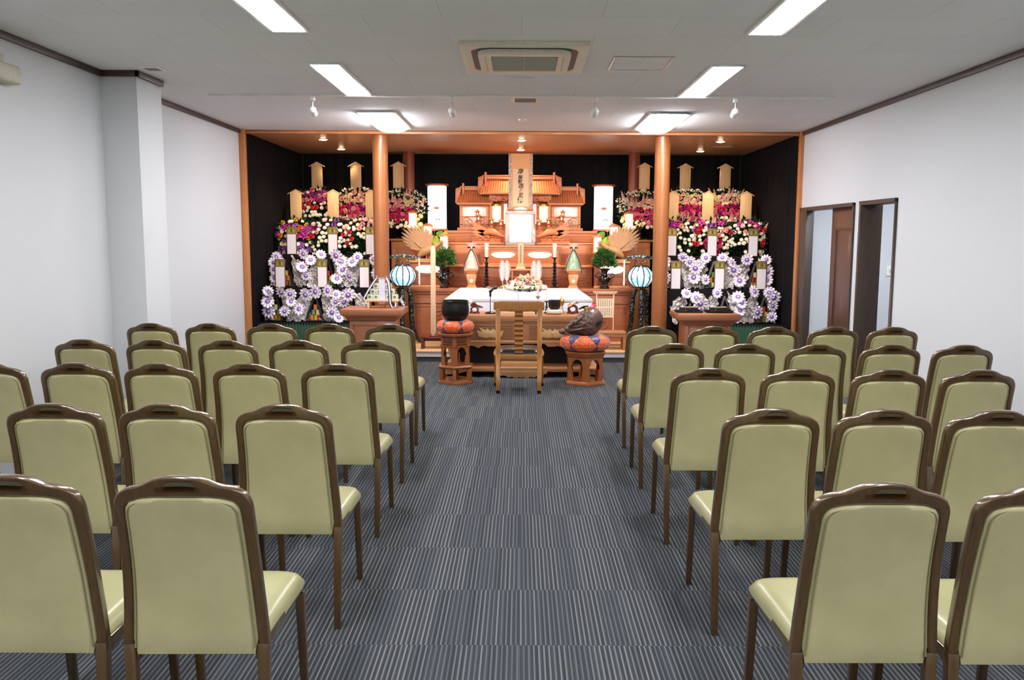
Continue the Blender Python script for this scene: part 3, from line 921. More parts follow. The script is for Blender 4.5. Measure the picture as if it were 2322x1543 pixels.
for s in (-1, 1):
    cx = -.012 + s * .655
    for dx in (-.19, .19):
        m = MB(); m.box(cx + dx - .018, cx + dx + .018, -.02, .02, 0, .37); m.build('post', ALTL, t, bevel=.003)
    m = MB(); m.box(cx - .21, cx + .21, -.03, .02, .34, .372); m.box(cx - .2, cx + .2, -.025, .02, .19, .205); m.box(cx - .24, cx + .24, -.05, .06, 0, .04); m.box(cx - .2, cx + .2, -.02, .02, .08, .095)
    m.build('crossbeam', ALT, t, bevel=.002)
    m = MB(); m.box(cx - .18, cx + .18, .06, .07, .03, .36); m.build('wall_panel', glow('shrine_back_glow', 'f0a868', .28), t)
    m = MB(); m.prism([(cx + x, z) for x, z in cloud_oval(0, .27, .12, .038)], -.02, -.008); m.build('oval_lamp', OV, t)
    for k in (-1, 1):
        m = MB()
        ringbar(m, cx + k * .11, .14, 0, .05, .045, .007, 20, 250); ringbar(m, cx + k * .06, .13, 0, .03, .03, .006); ringbar(m, cx + k * .12, .12, .0, .022, .03, .006)
        m.build('carved_scroll', ALTL, t)
    m = MB()
    for i in range(13): m.box(cx - .17 + i * .028 - .004, cx - .17 + i * .028 + .004, -.01, 0, .035, .085)
    m.build('railing', ALTD, t)
    # ribbed golden lamp column
    gx = -.012 + s * .335
    m = MB(); m.lathe([(.062, .12), (.062, .35)], 26, M=T(gx, .01, 0), cap=True); m.build('lamp_column', glow('ribbed_lamp', 'fff0c8', 2.0), t)
    m = MB()
    for i in range(16):
        a = 2 * PI * i / 16
        m.cbox((gx + .066 * math.cos(a), .01 + .066 * math.sin(a), .235), (.005, .005, .24))
    m.lathe([(.075, .10), (.078, .12), (.066, .125)], 20, M=T(gx, .01, 0)); m.lathe([(.066, .345), (.082, .355), (.08, .375), (.02, .40)], 20, M=T(gx, .01, 0))
    m.build('lamp_cage', GOLD, t)
    gx2 = -.012 + s * .21
    m = MB(); m.box(gx2 - .02, gx2 + .02, .06, .10, .1, .38); m.build('side_lamp', glow('side_lamp_glow', 'fff0e0', 3.0), t)
    m = MB(); m.box(-.012 + s * .42 - .02, -.012 + s * .42 + .02, -.02, .02, 0, .52); m.build('post', ALTL, t, bevel=.003)
    m = MB()
    for k, (ax, az, r_) in enumerate(((.30, .46, .05), (.38, .44, .03), (.22, .45, .04))):
        ringbar(m, -.012 + s * ax, az, -.03, r_, r_ * .7, .009, n=16)
    m.prism([(-.012 + s * a_, b_) for a_, b_ in ((.42, .50), (.12, .50), (.12, .47), (.2, .43), (.25, .46), (.33, .41), (.42, .42))][::-s], -.03, -.005)
    m.build('carved_bracket', ALT, t)
m = MB(); m.box(-.44, .42, .09, .11, 0, .52); m.build('back_wall', ALTD, t)
m = MB(); m.box(-.46, .44, -.07, .10, 0, .06); m.box(-.44, .42, -.04, .10, .06, .10); m.build('plinth', ALT, t, bevel=.003)

# ---------------------------------------------------------------- carved birds
def wing(m, root, dirs, lens, wid, th, y, mat=0):
    # a fan of tapering feathers, each a solid slab
    for i, (a, L) in enumerate(zip(dirs, lens)):
        c, s_ = math.cos(R(a)), math.sin(R(a))
        w = wid
        pts = []
        for u, k in ((0, .35), (.3, .9), (.6, 1.0), (.85, .75), (1.0, .0)):
            pts.append((u * L, k * w))
        poly = [(x, z) for x, z in pts] + [(x, -z) for x, z in pts[-2::-1]]
        poly = [(root[0] + x * c - z * s_, root[1] + x * s_ + z * c) for x, z in poly][::-1]
        yy = y + .004 * (i % 2) + .002 * i
        m.prism(poly, yy, yy + th, mat)
def phoenix(s, loc, lb):
    t = thing('carved_phoenix', 'pale carved wooden phoenix with spread wing beside the %s lotus flowers' % lb, 'carving', loc, group='carved wooden phoenixes')
    m = MB()
    pts = [(s * .16, .0, .05), (s * .10, -.01, .10), (s * .02, -.015, .14), (-s * .06, -.01, .17), (-s * .12, -.015, .21), (-s * .145, -.02, .235)]
    m.tube(pts, [.02, .055, .06, .035, .022, .02], 12)
    m.ball((-s * .155, -.02, .24), .024, 10, 8); m.tube([(-s * .17, -.02, .24), (-s * .21, -.02, .225)], [.010, .001], 8)
    m.tube([(0, 0, .09), (-s * .01, 0, .0)], .008, 6); m.tube([(s * .05, 0, .09), (s * .05, 0, .0)], .008, 6)
    m.box(-.2, .2, -.03, .04, -.01, .015)
    m.build('body', PHX, t)
    m = MB()
    dirs = [112, 103, 94, 86, 78, 70, 62, 55, 48, 41, 34, 27, 20, 13, 6]
    lens = [.22, .25, .28, .31, .345, .375, .40, .425, .44, .44, .425, .40, .36, .31, .25]
    if s < 0: dirs = [180 - d for d in dirs]
    wing(m, (s * .04, .13), dirs, lens, .019, .010, 0.0)
    wing(m, (s * .04, .12), [d + s * 4 for d in dirs[:11]], [l * .6 for l in lens[:11]], .022, .010, -.026)
    m.build('wing', PHX, t)
    m = MB()
    d2 = [170, 155, 190, 205]
    if s < 0: d2 = [180 - d for d in d2]
    wing(m, (-s * .0, .13), d2[:2], [.22, .20], .03, .012, .03)
    ringbar(m, -s * .06, .06, -.02, .05, .04, .009, n=16); ringbar(m, -s * .1, .03, -.03, .03, .025, .008, n=14); ringbar(m, -s * .02, .03, -.03, .025, .02, .008, n=14)
    m.build('tail', PHX, t)
phoenix(-1, (-1.22, 11.53, 1.207), 'left')
phoenix(1, (1.22, 11.53, 1.207), 'right')
def crane(s, loc, lb):
    t = thing('carved_crane', 'orange wooden carving of a bird over clouds, %s of the portrait frame' % lb, 'carving', loc, group='carved birds by the portrait frame')
    m = MB()
    m.tube([(s * .12, 0, .10), (s * .05, -.01, .13), (-s * .03, -.01, .12), (-s * .10, -.015, .08), (-s * .16, -.02, .06)], [.02, .045, .045, .022, .012], 10)
    m.ball((-s * .17, -.02, .06), .018, 8, 6); m.build('body', ALTL, t)
    m = MB()
    for zz, L in ((.14, 1), (.10, .85), (.06, .7)):
        dirs = [20, 8, -5, -16]
        if s < 0: dirs = [180 - d for d in dirs]
        wing(m, (s * .04, zz), dirs, [.26 * L, .27 * L, .25 * L, .2 * L], .024, .012, .01 - zz * .1)
    m.build('wing', ALTL, t)
    m = MB()
    for x, z, r_ in ((.0, .02, .05), (.09, .025, .04), (.17, .02, .035), (-.08, .02, .04), (.24, .02, .03)):
        ringbar(m, s * x, z + .01, 0, r_, r_ * .6, .012, n=16)
        m.ball((s * x, .01, z), r_ * .6, 10, 6, s=(1.3, .5, .8))
    m.box(-.12 if s > 0 else -.28, .28 if s > 0 else .12, -.02, .05, -.02, .0)
    m.build('cloud', ALT, t)
crane(-1, (-.40, 11.985, 1.462), 'left')
crane(1, (.40, 11.985, 1.462), 'right')
# small wooden garden lanterns in front of the shrine
def toro(x, y, z, lb, s=1.0):
    t = thing('miniature_lantern', 'tiny wooden lantern with an amber window, ' + lb, 'lantern', (x, y, z), group='miniature lanterns in front of the shrine')
    m = MB(); m.frus(-.035, .035, -.035, .035, 0, -.018, .018, -.018, .018, .03); m.box(-.014, .014, -.014, .014, .03, .075); m.frus(-.018, .018, -.018, .018, .075, -.04, .04, -.04, .04, .09)
    m.build('base', ALT, t, bevel=.001)
    m = MB(); m.box(-.026, .026, -.026, .026, .09, .145); m.build('body', ALTD, t)
    m = MB(); m.prism([(-.010, .097), (.010, .097), (.010, .127), (0, .138), (-.010, .127)], -.030, -.026); m.build('window', glow('amber_window', 'ffb060', 2.2), t)
    m = MB(); m.frus(-.05, .05, -.05, .05, .145, -.02, .02, -.02, .02, .17); m.frus(-.012, .012, -.012, .012, .17, -.004, .004, -.004, .004, .19); m.build('roof', ALT, t, bevel=.001)
for s, lb in ((-1, 'left'), (1, 'right')):
    toro(s * .655 - .05 * s - .012, 12.2, 1.66 + .06, 'upper outer one, %s side' % lb)
    toro(s * .565 + .02 * s - .012, 12.15, 1.66, 'second from outside, %s side' % lb)
    toro(s * .40 - .012, 12.12, 1.61, 'third from outside, %s side' % lb)
    toro(s * .27 - .012, 12.10, 1.59, 'innermost one, %s side' % lb)
# little stepped stands below the miniature lanterns
for s, lb in ((-1, 'left'), (1, 'right')):
    m = MB()
    for a, b, z0, z1, y in ((.56, .66, 1.605, 1.72, 12.2), (.53, .64, 1.605, 1.66, 12.15)):
        xa, xb = sorted((s * a - .012, s * b - .012)); m.box(xa, xb, y - .05, y + .03, z0, z1)
    xa, xb = sorted((s * .21 - .012, s * .46 - .012))
    m.box(xa, xb, 12.05, 12.17, 1.445, 1.59); m.box(xa, xb, 12.08, 12.17, 1.59, 1.605)
    tag(m.build('lantern_shelf', ALT, bevel=.003), 'stepped wooden ledge under the miniature lanterns, %s side of the shrine' % lb, 'shelf', 'lantern ledges')

# ---------------------------------------------------------------- hanging scroll
def text_mesh(ch, size):
    cu = bpy.data.curves.new('t', 'FONT'); cu.body = ch; cu.size = size; cu.align_x = 'CENTER'; cu.align_y = 'CENTER'; cu.extrude = .0008; cu.offset = 0.0012
    o = bpy.data.objects.new('t', cu); COL.objects.link(o)
    dg = bpy.context.evaluated_depsgraph_get()
    me = bpy.data.meshes.new_from_object(o.evaluated_get(dg))
    vs = [tuple(v.co) for v in me.vertices]; fs = [tuple(p.vertices) for p in me.polygons]
    bpy.data.objects.remove(o); bpy.data.curves.remove(cu); bpy.data.meshes.remove(me)
    return vs, fs
t = thing('hanging_scroll', 'tall hanging scroll with black brush calligraphy in front of the shrine', 'scroll', (-.006, 12.0, 0))
def brocade():
    m_, nt, p_ = base('silver_brocade')
    v = nt.nodes.new('ShaderNodeTexVoronoi'); v.inputs['Scale'].default_value = 38
    nt.links.new(coords(nt), v.inputs['Vector'])
    nt.links.new(ramp(nt, v.outputs[0], [(.2, lin('e6d2c4')), (.45, lin('9a8f98')), (.7, lin('d8c2b8'))]), p_.inputs['Base Color'])
    p_.inputs['Roughness'].default_value = .5
    return m_
m = MB(); m.box(-.168, .168, 0, .006, 1.90, 2.67); m.build('mounting', brocade(), t, bevel=.001)
m = MB(); m.box(-.125, .125, -.004, 0, 1.93, 2.67); m.build('inner_border', plain('pale_gold_silk', 'e8b880', .5, scale=60), t)
m = MB(); m.box(-.105, .105, -.007, -.004, 1.945, 2.455); m.build('paper', plain('cream_scroll_paper', 'f0d6b4', .7, var=.03, scale=8), t)
m = MB(); m.tube([(-.185, -.002, 1.905), (.185, -.002, 1.905)], .012, 10); m.build('bottom_rod', ALTL, t)
m = MB(); m.tube([(-.175, 0, 2.67), (.175, 0, 2.67)], .009, 10); m.build('top_rod', ALTD, t)
m = MB()
chars = '南無釈迦牟尼佛'
zz = 2.425
for ch, sz, dx in zip(chars, (.088, .066, .066, .078, .062, .072, .100), (.0, -.004, -.008, .006, .002, .004, -.002)):
    vs_, fs_ = text_mesh(ch, sz * .94)
    M = T(dx, -.0085, zz - sz * .12) @ Matrix.Rotation(R(90), 4, 'X') @ Matrix.Rotation(R(rnd.uniform(-3, 4)), 4, 'Z') @ Matrix(((1, .10, 0, 0), (0, 1.0, 0, 0), (0, 0, 1, 0), (0, 0, 0, 1)))
    m.add(vs_, fs_, 0, M)
    zz -= sz * .90
m.build('calligraphy', plain('ink_black', '2a1c14', .7), t, smooth=False)

# portrait frame
t = thing('framed_portrait', 'silver portrait frame, blank white with added glow, in the centre of the altar', 'picture frame', (-.007, 11.78, 1.40))
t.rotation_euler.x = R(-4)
SILV = plain('silver_frame', 'b4aaa8', .35, metal=.35, var=.08, scale=80)
m = MB()
for a, b, c, d in ((-.205, .205, .43, .478), (-.205, .205, 0, .048), (-.205, -.150, .048, .43), (.150, .205, .048, .43)):
    m.box(a, b, -.01, .02, c, d)
m.build('frame', SILV, t, bevel=.006)
MB().box(-.152, .152, 0, .006, .046, .432).build('picture', glow('portrait_added_glow', 'ffffff', 1.05), t)  # emission added to whiten the blank picture; it is no lamp
for s in (-1, 1):
    m = MB(); m.tube([(s * .205, 0, .04), (s * .222, -.02, .02), (s * .225, -.02, -.01)], .010, 8); m.build('foot', CHROME, t)
t = thing('portrait_lamp', 'small bright cone lamp above the portrait frame', 'lamp', (-.004, 11.78, 1.89))
m = MB(); m.lathe([(.09, 0), (.09, .006), (.02, .03), (0, .032)], 20); m.build('lamp_shade', glow('cone_lamp', 'ffe8cc', 3.0), t)
m = MB(); m.tube([(0, .0, .03), (0, .14, .035), (0, .215, .02)], .005, 6); m.build('arm', CHROME, t)

# small paper lanterns on brackets
k = 0
AND = glow('paper_lantern_glow', 'ffdca8', 6.0)
AN = ('lowest', 'middle', 'highest')
for s, lb in ((-1, 'left'), (1, 'right')):
    for j, (x, y, z, w, h) in enumerate(((1.04, 11.62, 1.30, .056, .24), (1.265, 11.68, 1.43, .058, .25), (1.505, 11.96, 1.617, .056, .245))):
        t = thing('paper_lantern', '%s of the three glowing paper lanterns, %s side of the altar' % (AN[j], lb), 'lantern', (s * x, y, z), group='glowing paper lanterns')
        m = MB(); m.lathe([(w, .02), (w, h - .02)], 6, off=PI / 6); m.build('shade', AND, t)
        m = MB()
        for i in range(6):
            a = i * PI / 3 + PI / 6
            m.cbox((w * 1.04 * math.cos(a), w * 1.04 * math.sin(a), h / 2), (.007, .007, h - .03))
        m.build('frame', ORANGE, t)
        m = MB(); m.lathe([(w * 1.0, h - .03), (w * 1.45, h - .02), (w * 1.3, h - .005), (w * .5, h + .015), (0, h + .02)], 6, off=PI / 6); m.build('roof', ORANGE, t, smooth=False)
        m = MB(); m.lathe([(w * .6, -.015), (w * 1.3, 0), (w * 1.25, .015), (w, .022)], 6, off=PI / 6); m.build('base', ORANGE, t, smooth=False)
        zt = (-.16 if j == 0 else -.225 if j == 1 else -.118)
        m = MB(); m.tube([(0, 0, -.01), (0, .01, zt)], .012, 8); m.lathe([(.035, zt - .015), (.03, zt)], 12); m.build('stand', ORANGE, t)
# ================================================================ OFFERINGS ON THE ALTAR
def leafclump(m, c, r, n, L, W, mat=0, seed=1, up=.5, sz=(1, 1, 1)):
    rr = random.Random(seed)
    for i in range(n):
        th_ = rr.uniform(0, 2 * PI); ph = math.acos(rr.uniform(-.35, 1))
        d = Vector((math.sin(ph) * math.cos(th_), math.sin(ph) * math.sin(th_), math.cos(ph)))
        k = rr.uniform(.55, 1.0)
        p = Vector(c) + Vector((d.x * sz[0], d.y * sz[1], d.z * sz[2])) * r * k
        ax = (d + Vector((rr.uniform(-.5, .5), rr.uniform(-.5, .5), rr.uniform(-.2, .7) * up))).normalized()
        sd = ax.cross(Vector((rr.uniform(-1, 1), rr.uniform(-1, 1), rr.uniform(-1, 1)))).normalized()
        nn = ax.cross(sd)
        l = L * rr.uniform(.7, 1.2); w = W * rr.uniform(.7, 1.2)
        q = [p, p + ax * l * .45 + sd * w + nn * l * .08, p + ax * l, p + ax * l * .45 - sd * w + nn * l * .08, p + ax * l * .5 - nn * .0 + nn * l * .02]
        m.add(q, [(0, 1, 4), (1, 2, 4), (2, 3, 4), (3, 0, 4)], mat)
LEAF = plain('dark_green_leaf', '1f3a1c', .4, var=.45, scale=22)
LEAF2 = plain('fresh_green_leaf', '4f7a30', .45, var=.35, scale=20)
TWIG = plain('twig', '3a2c18', .8)
# bronze vases with evergreen sprigs
for s, x, lb in ((-1, -1.015, 'left'), (1, 1.12, 'right')):
    t = thing('flower_vase', 'black bronze vase with dark evergreen sprigs, %s of the altar' % lb, 'vase', (x, 11.375, .835), group='bronze vases with evergreen')
    m = MB(); m.lathe([(0, 0), (.062, 0), (.068, .012), (.058, .03), (.045, .05), (.05, .07), (.075, .10), (.082, .125), (.074, .15), (.05, .172), (.036, .195), (.036, .215), (.05, .24), (.078, .262), (.082, .268), (.074, .266), (.03, .235), (0, .22)], 32)
    m.build('vase', BLACK, t)
    for k in (-1, 1):
        m = MB(); m.tube([(k * .07, 0, .13), (k * .115, 0, .16), (k * .125, 0, .19), (k * .095, 0, .205), (k * .04, 0, .20)], [.010, .012, .009, .007, .005], 8)
        m.build('handle', BLACK, t)
    m = MB(); leafclump(m, (0, 0, .35), .125, 300, .075, .026, seed=5 + s, sz=(1.0, .7, 1.2)); m.build('leaves', plain('evergreen_leaf', '3c6a2e', .4, var=.4, scale=22), t, smooth=False)
    m = MB(); rr = random.Random(3)
    for i in range(9):
        a = rr.uniform(0, 6.28); m.tube([(0, 0, .22), (.05 * math.cos(a), .05 * math.sin(a), .32), (.10 * math.cos(a), .08 * math.sin(a), .40)], .003, 4)
    m.build('stems', TWIG, t)
# candlesticks
def candlestick(x, z, lb, ch):
    t = thing('candlestick', 'tall black turned candlestick with a thick white candle, ' + lb, 'candlestick', (x, 11.38, z), group='black altar candlesticks')
    p = [(0, 0), (.052, 0), (.055, .02), (.040, .035)]
    zz = .035
    for i, r_ in enumerate((.040, .036, .033, .030, .029, .028, .027)):
        p += [(r_ * .62, zz + .008), (r_ * .7, zz + .022), (r_ * 1.05, zz + .030), (r_ * 1.05, zz + .036), (r_ * .6, zz + .044)]; zz += .044
    p += [(.012, zz + .03), (.014, zz + .05), (.034, zz + .062), (.040, zz + .070), (.036, zz + .071), (0, zz + .066)]
    m = MB(); m.lathe(p, 28); m.build('stick', BLACK, t)
    zt = zz + .066
    m = MB(); m.lathe([(0, zt), (.022, zt), (.024, zt + ch * .4), (.031, zt + ch), (.026, zt + ch + .002), (0, zt + ch - .003)], 24); m.build('candle', plain('candle_wax', 'efe6dc', .5), t)
    m = MB(); m.tube([(0, 0, zt + ch - .004), (0, 0, zt + ch + .012)], .002, 5); m.build('wick', DARKM, t)
candlestick(-.455, .835, 'left of the portrait', .19)
candlestick(.452, .835, 'right of the portrait', .19)
# wrapped offerings on stands
def wrapped(x, lb, colr, name, lab):
    t = thing('offering_stand', 'pale wooden pedestal stand with a small glowing bulb, under the %s offering' % lb, 'stand', (x, 11.38, .835), group='pedestal offering stands')
    m = MB(); m.frus(-.075, .075, -.07, .07, 0, -.045, .045, -.045, .045, .05); m.frus(-.045, .045, -.045, .045, .05, -.07, .07, -.06, .06, .17); m.frus(-.07, .07, -.06, .06, .17, -.06, .06, -.055, .055, .19)
    m.frus(-.05, .05, -.05, .05, .19, -.105, .105, -.095, .095, .235); m.box(-.105, .105, -.095, .095, .235, .26); m.build('pedestal', ALTL, t, bevel=.003)
    m = MB(); m.ball((0, -.072, .10), .022, 12, 8); m.build('bulb', glow('pedestal_bulb', 'ffc070', 4.0), t)
    t = thing(name, lab, 'offering', (x, 11.38, 1.096), group='ribboned cellophane offerings')
    m = MB(); m.lathe([(0, 0), (.10, 0), (.096, .03), (.075, .12), (.045, .20), (.02, .255), (0, .27)], 28)
    rr = random.Random(4)
    m.build('contents', colr, t)
    m = MB(); m.lathe([(.012, .265), (.02, .28), (.05, .32), (.075, .345)], 24, cap=False, lobes=12, lob=.2)
    gm, nt, p = base('cellophane') if 'cellophane' not in MATS else (MATS['cellophane'], None, None)
    if nt:
        p.inputs['Base Color'].default_value = (.95, .9, .9, 1); p.inputs['Alpha'].default_value = .28; p.inputs['Roughness'].default_value = .12
        MATS['cellophane'] = gm
    m.lathe([(.108, .0), (.103, .035), (.083, .125), (.053, .205), (.02, .265)], 28, cap=False)
    m.build('cellophane', gm, t)
    RB = plain('black_ribbon', '1c1820', .4)
    m = MB()
    for k in (-1, 1):
        m.tube([(0, -.02, .265), (k * .03, -.045, .22), (k * .07, -.08, .12), (k * .10, -.105, .02), (k * .105, -.11, -.06)], [.007, .007, .006, .006, .005], 6)
        m.tube([(0, -.02, .268), (k * .03, -.03, .283), (k * .055, -.03, .278)], [.006, .012, .008], 6)
    m.ball((0, -.02, .267), .016, 10, 8)
    m.build('ribbon', RB, t)
    m = MB(); m.ball((0, -.036, .27), .013, 12, 8); m.build('bead', WHITE, t)
def packed(name, a, b, c):
    m_, nt, p_ = base(name)
    v = nt.nodes.new('ShaderNodeTexVoronoi'); v.inputs['Scale'].default_value = 30
    nt.links.new(coords(nt), v.inputs['Vector'])
    nt.links.new(ramp(nt, v.outputs['Distance'], [(.1, lin(a)), (.5, lin(b)), (.9, lin(c))]), p_.inputs['Base Color'])
    p_.inputs['Roughness'].default_value = .3
    bump(nt, p_, v.outputs['Distance'], .8, .01)
    return m_
wrapped(-.655, 'left', packed('white_packets', 'f4ecd8', 'e2d2b0', 'b89a70'), 'wrapped_offering', 'white cone of packets in cellophane with black ribbon, left of the tall candle')
wrapped(.70, 'right', packed('green_packets', 'a8dca0', '58b068', '2a7a40'), 'wrapped_offering', 'green cone of packets in cellophane with black ribbon, right of the tall candle')
# memorial tablet on its table
t = thing('tablet_table', 'small orange wooden table under the memorial tablet', 'table', (.012, 11.48, .835))
m = MB(); m.box(-.155, .155, -.09, .09, .235, .255); m.box(-.17, -.145, -.09, .09, .255, .30); m.box(.145, .17, -.09, .09, .255, .30); m.build('table_top', ALTL, t, bevel=.003)
m = MB(); m.box(-.15, .15, -.085, .085, .14, .155); m.build('shelf', ALT, t, bevel=.002)
for k in (-1, 1):
    for q in (-1, 1):
        m = MB(); m.box(k * .125 - .010, k * .125 + .010, q * .07 - .01, q * .07 + .01, 0, .235); m.build('leg', ALTL, t, bevel=.002)
t = thing('memorial_tablet', 'pale upright memorial tablet with a column of small black characters', 'tablet', (.0, 11.46, 1.091))
m = MB(); m.frus(-.075, .075, -.04, .04, 0, -.045, .045, -.03, .03, .035); m.frus(-.04, .04, -.028, .028, .035, -.038, .038, -.026, .026, .05); m.box(-.05, .05, -.03, .03, .05, .062); m.build('base', PALE, t, bevel=.002)
m = MB(); m.prism([(-.037, .062), (.037, .062), (.039, .32), (.03, .335), (0, .343), (-.03, .335), (-.039, .32)], -.010, .010); m.build('plaque', PALE, t, bevel=.002)
INK = plain('ink_black', '2a1c14', .7)
def scribble(m, cx, cz, s, y, seed):
    # a tiny unreadable brush character
    rr = random.Random(seed)
    for k in range(3):
        z = cz + (k - 1) * s * .32; w = s * rr.uniform(.28, .48)
        m.box(cx - w, cx + w, y - .0012, y, z - s * .05, z + s * .05)
    x = cx + rr.uniform(-.1, .1) * s
    m.box(x - s * .05, x + s * .05, y - .0012, y, cz - s * .5, cz + s * .45)
m = MB()
for i in range(9): scribble(m, .0, .305 - i * .026, .022, -.0102, i)
m.build('inscription', INK, t)
# feather plumes
def feathers(x, lb):
    t = thing('feather_plume', 'pair of soft white feather plumes on a small gold stand, %s of the memorial tablet' % lb, 'plume', (x, 11.25, .84), group='white feather plumes')
    for k in (-1, 1):
        m = MB(); rr = random.Random(int(x * 100) + k)
        for i in range(150):
            u = i / 150; z = .09 + u * .27
            w = .052 * math.sin(PI * min(1, (u * .9 + .12))) ** .6
            cx = k * .030
            for q in (-1, 1):
                a = (cx, 0, z); b = (cx + q * w * rr.uniform(.75, 1.05), rr.uniform(-.012, .012), z + .035 + rr.uniform(-.004, .008))
                m.add([a, (cx, 0, z + .006), b], [(0, 1, 2)])
        m.tube([(k * .022, 0, .03), (k * .028, 0, .10), (k * .03, 0, .36)], [.005, .004, .001], 5)
        m.build('feather', plain('feather_white', 'ece4e2', .8), t, smooth=False)
    m = MB(); m.box(-.05, .05, -.02, .02, .022, .035); m.box(-.048, -.04, -.02, .02, 0, .022); m.box(.04, .048, -.02, .02, 0, .022); m.build('stand', plain('brass', 'c8a04a', .3, metal=.8), t, bevel=.001)
feathers(-.212, 'left'); feathers(.205, 'right')
# lotus arrangements at the feet of the cylinder lanterns
def disc(m, c, r, nrm, mat=0, seed=0, cup=.15):
    rr = random.Random(seed)
    n = Vector(nrm).normalized(); a = n.cross(Vector((0, 0, 1)))
    if a.length < .1: a = Vector((1, 0, 0))
    a.normalize(); b = n.cross(a)
    vs = [Vector(c) - n * r * cup]
    N = 18
    for q in (.55, 1):
        for i in range(N):
            t_ = 2 * PI * i / N
            k = r * q * (1 + (.08 * math.sin(3 * t_ + seed) if q == 1 else 0))
            vs.append(Vector(c) + (a * math.cos(t_) + b * math.sin(t_)) * k + n * (r * .06 * math.sin(5 * t_) * q - r * cup * (1 - q)))
    fs = [(0, 1 + i, 1 + (i + 1) % N) for i in range(N)] + [(1 + i, 1 + N + i, 1 + N + (i + 1) % N, 1 + (i + 1) % N) for i in range(N)]
    m.add(vs, fs, mat)
LOTUSG = plain('lotus_leaf_green', '8aa83a', .5, var=.3, scale=14)
LOTUSD = plain('lotus_leaf_dark', '55883a', .5, var=.3, scale=14)
PINKL = plain('lotus_pink', 'f0b8a8', .5, var=.15)
YEL = plain('seed_pod_yellow', 'e0b030', .5)
for s, lb in ((-1, 'left'), (1, 'right')):
    t = thing('lotus_arrangement', 'lotus leaves with pink and yellow blooms in a pot, %s of the shrine' % lb, 'flower arrangement', (s * 1.24, 11.86, 1.19), group='lotus arrangements')
    m = MB(); m.lathe([(0, 0), (.07, 0), (.085, .02), (.10, .10), (.11, .115), (.095, .115), (.08, .10), (0, .1)], 24); m.build('pot', BLACK, t)
    LV = ((-.085, .32, .075, LOTUSG), (.04, .28, .07, LOTUSG), (.13, .36, .055, LOTUSD), (-.16, .40, .04, LOTUSD), (-.10, .45, .04, LOTUSG), (.17, .22, .07, LOTUSG), (.10, .25, .06, LOTUSG), (-.02, .24, .06, LOTUSD))
    ms = MB()
    for i, (x, z, r_, mt) in enumerate(LV):
        m = MB(); disc(m, (-s * x, -.03 - .01 * (i % 3), z), r_, (-s * x * 1.5, -1, .6), seed=i); m.build('lotus_leaf', mt, t)
        ms.tube([(0, 0, .09), (-s * x * .5, 0, z * .6), (-s * x, -.03, z)], .004, 5)
    for x, z in ((.05, .40), (-.05, .40)):
        m = MB()
        for q in range(2):
            for k in range(8):
                a = k * PI / 4 + q * .4; rr_ = (.05, .03)[q]
                c = Vector((-s * x, -.03, z))
                d = Vector((math.cos(a), math.sin(a), .5 + q * .8)).normalized(); sd = Vector((-math.sin(a), math.cos(a), 0))
                m.add([c, c + d * rr_ * .6 + sd * rr_ * .35, c + d * rr_ * 1.25, c + d * rr_ * .6 - sd * rr_ * .35], [(0, 1, 2, 3)])
        m.build('lotus_flower', PINKL, t); ms.tube([(0, 0, .09), (-s * x, -.03, z)], .004, 5)
    for x, z, r_ in ((.20, .37, .03),) if s < 0 else ((-.02, .50, .026),):
        m = MB(); m.lathe([(0, -.03), (r_ * .5, -.02), (r_, 0), (r_ * .95, .008), (0, .01)], 16, M=T(-s * x, -.03, z, rx=R(50))); m.build('seed_pod', YEL, t)
        ms.tube([(0, 0, .09), (-s * x * .7, 0, z * .7), (-s * x, -.03, z - .02)], .004, 5)
    ms.build('stems', LEAF2, t)
for s, lb in ((-1, 'left'), (1, 'right')):
    tag(MB().box(-.16, .16, -.12, .12, 0, .355).build('flower_pedestal', ALTD, loc=(s * 1.24, 11.86, .835), bevel=.004), 'dark wooden block under the %s lotus arrangement' % lb, 'pedestal', 'lotus pedestals')

# bon lanterns with painted globes
def globe_mat():
    m_, nt, p_ = base('painted_globe')
    v = coords(nt)
    n1 = noise_tex(nt, v, 9, 3)
    vo = nt.nodes.new('ShaderNodeTexVoronoi'); vo.inputs['Scale'].default_value = 26; nt.links.new(v, vo.inputs['Vector'])
    sep = nt.nodes.new('ShaderNodeSeparateXYZ'); nt.links.new(v, sep.inputs[0])
    c0 = ramp(nt, n1, [(.35, lin('d4f0fa')), (.5, lin('8ed4f2')), (.62, lin('f0fafc'))])
    c1 = ramp(nt, vo.outputs['Distance'], [(.10, lin('c86a80')), (.22, lin('6fa8a0')), (.30, lin('ffffff'))])
    mx = nt.nodes.new('ShaderNodeMix'); mx.data_type = 'RGBA'; mx.blend_type = 'MULTIPLY'
    nt.links.new(ramp(nt, noise_tex(nt, v, 6, 2), [(.48, (0, 0, 0, 1)), (.52, (.8, .8, .8, 1))]), mx.inputs[0])
    nt.links.new(c0, mx.inputs[6]); nt.links.new(c1, mx.inputs[7])
    nt.links.new(mx.outputs[2], p_.inputs['Base Color']); nt.links.new(mx.outputs[2], p_.inputs['Emission Color'])
    p_.inputs['Emission Strength'].default_value = 1.0
    return m_
GLOBE = globe_mat()
MOP = packed('mother_of_pearl_lacquer', 'b8c8c0', '3a4440', '141414')
MOPD = packed('speckled_black_lacquer', '4a5650', '0e0e10', '0a0a0a')
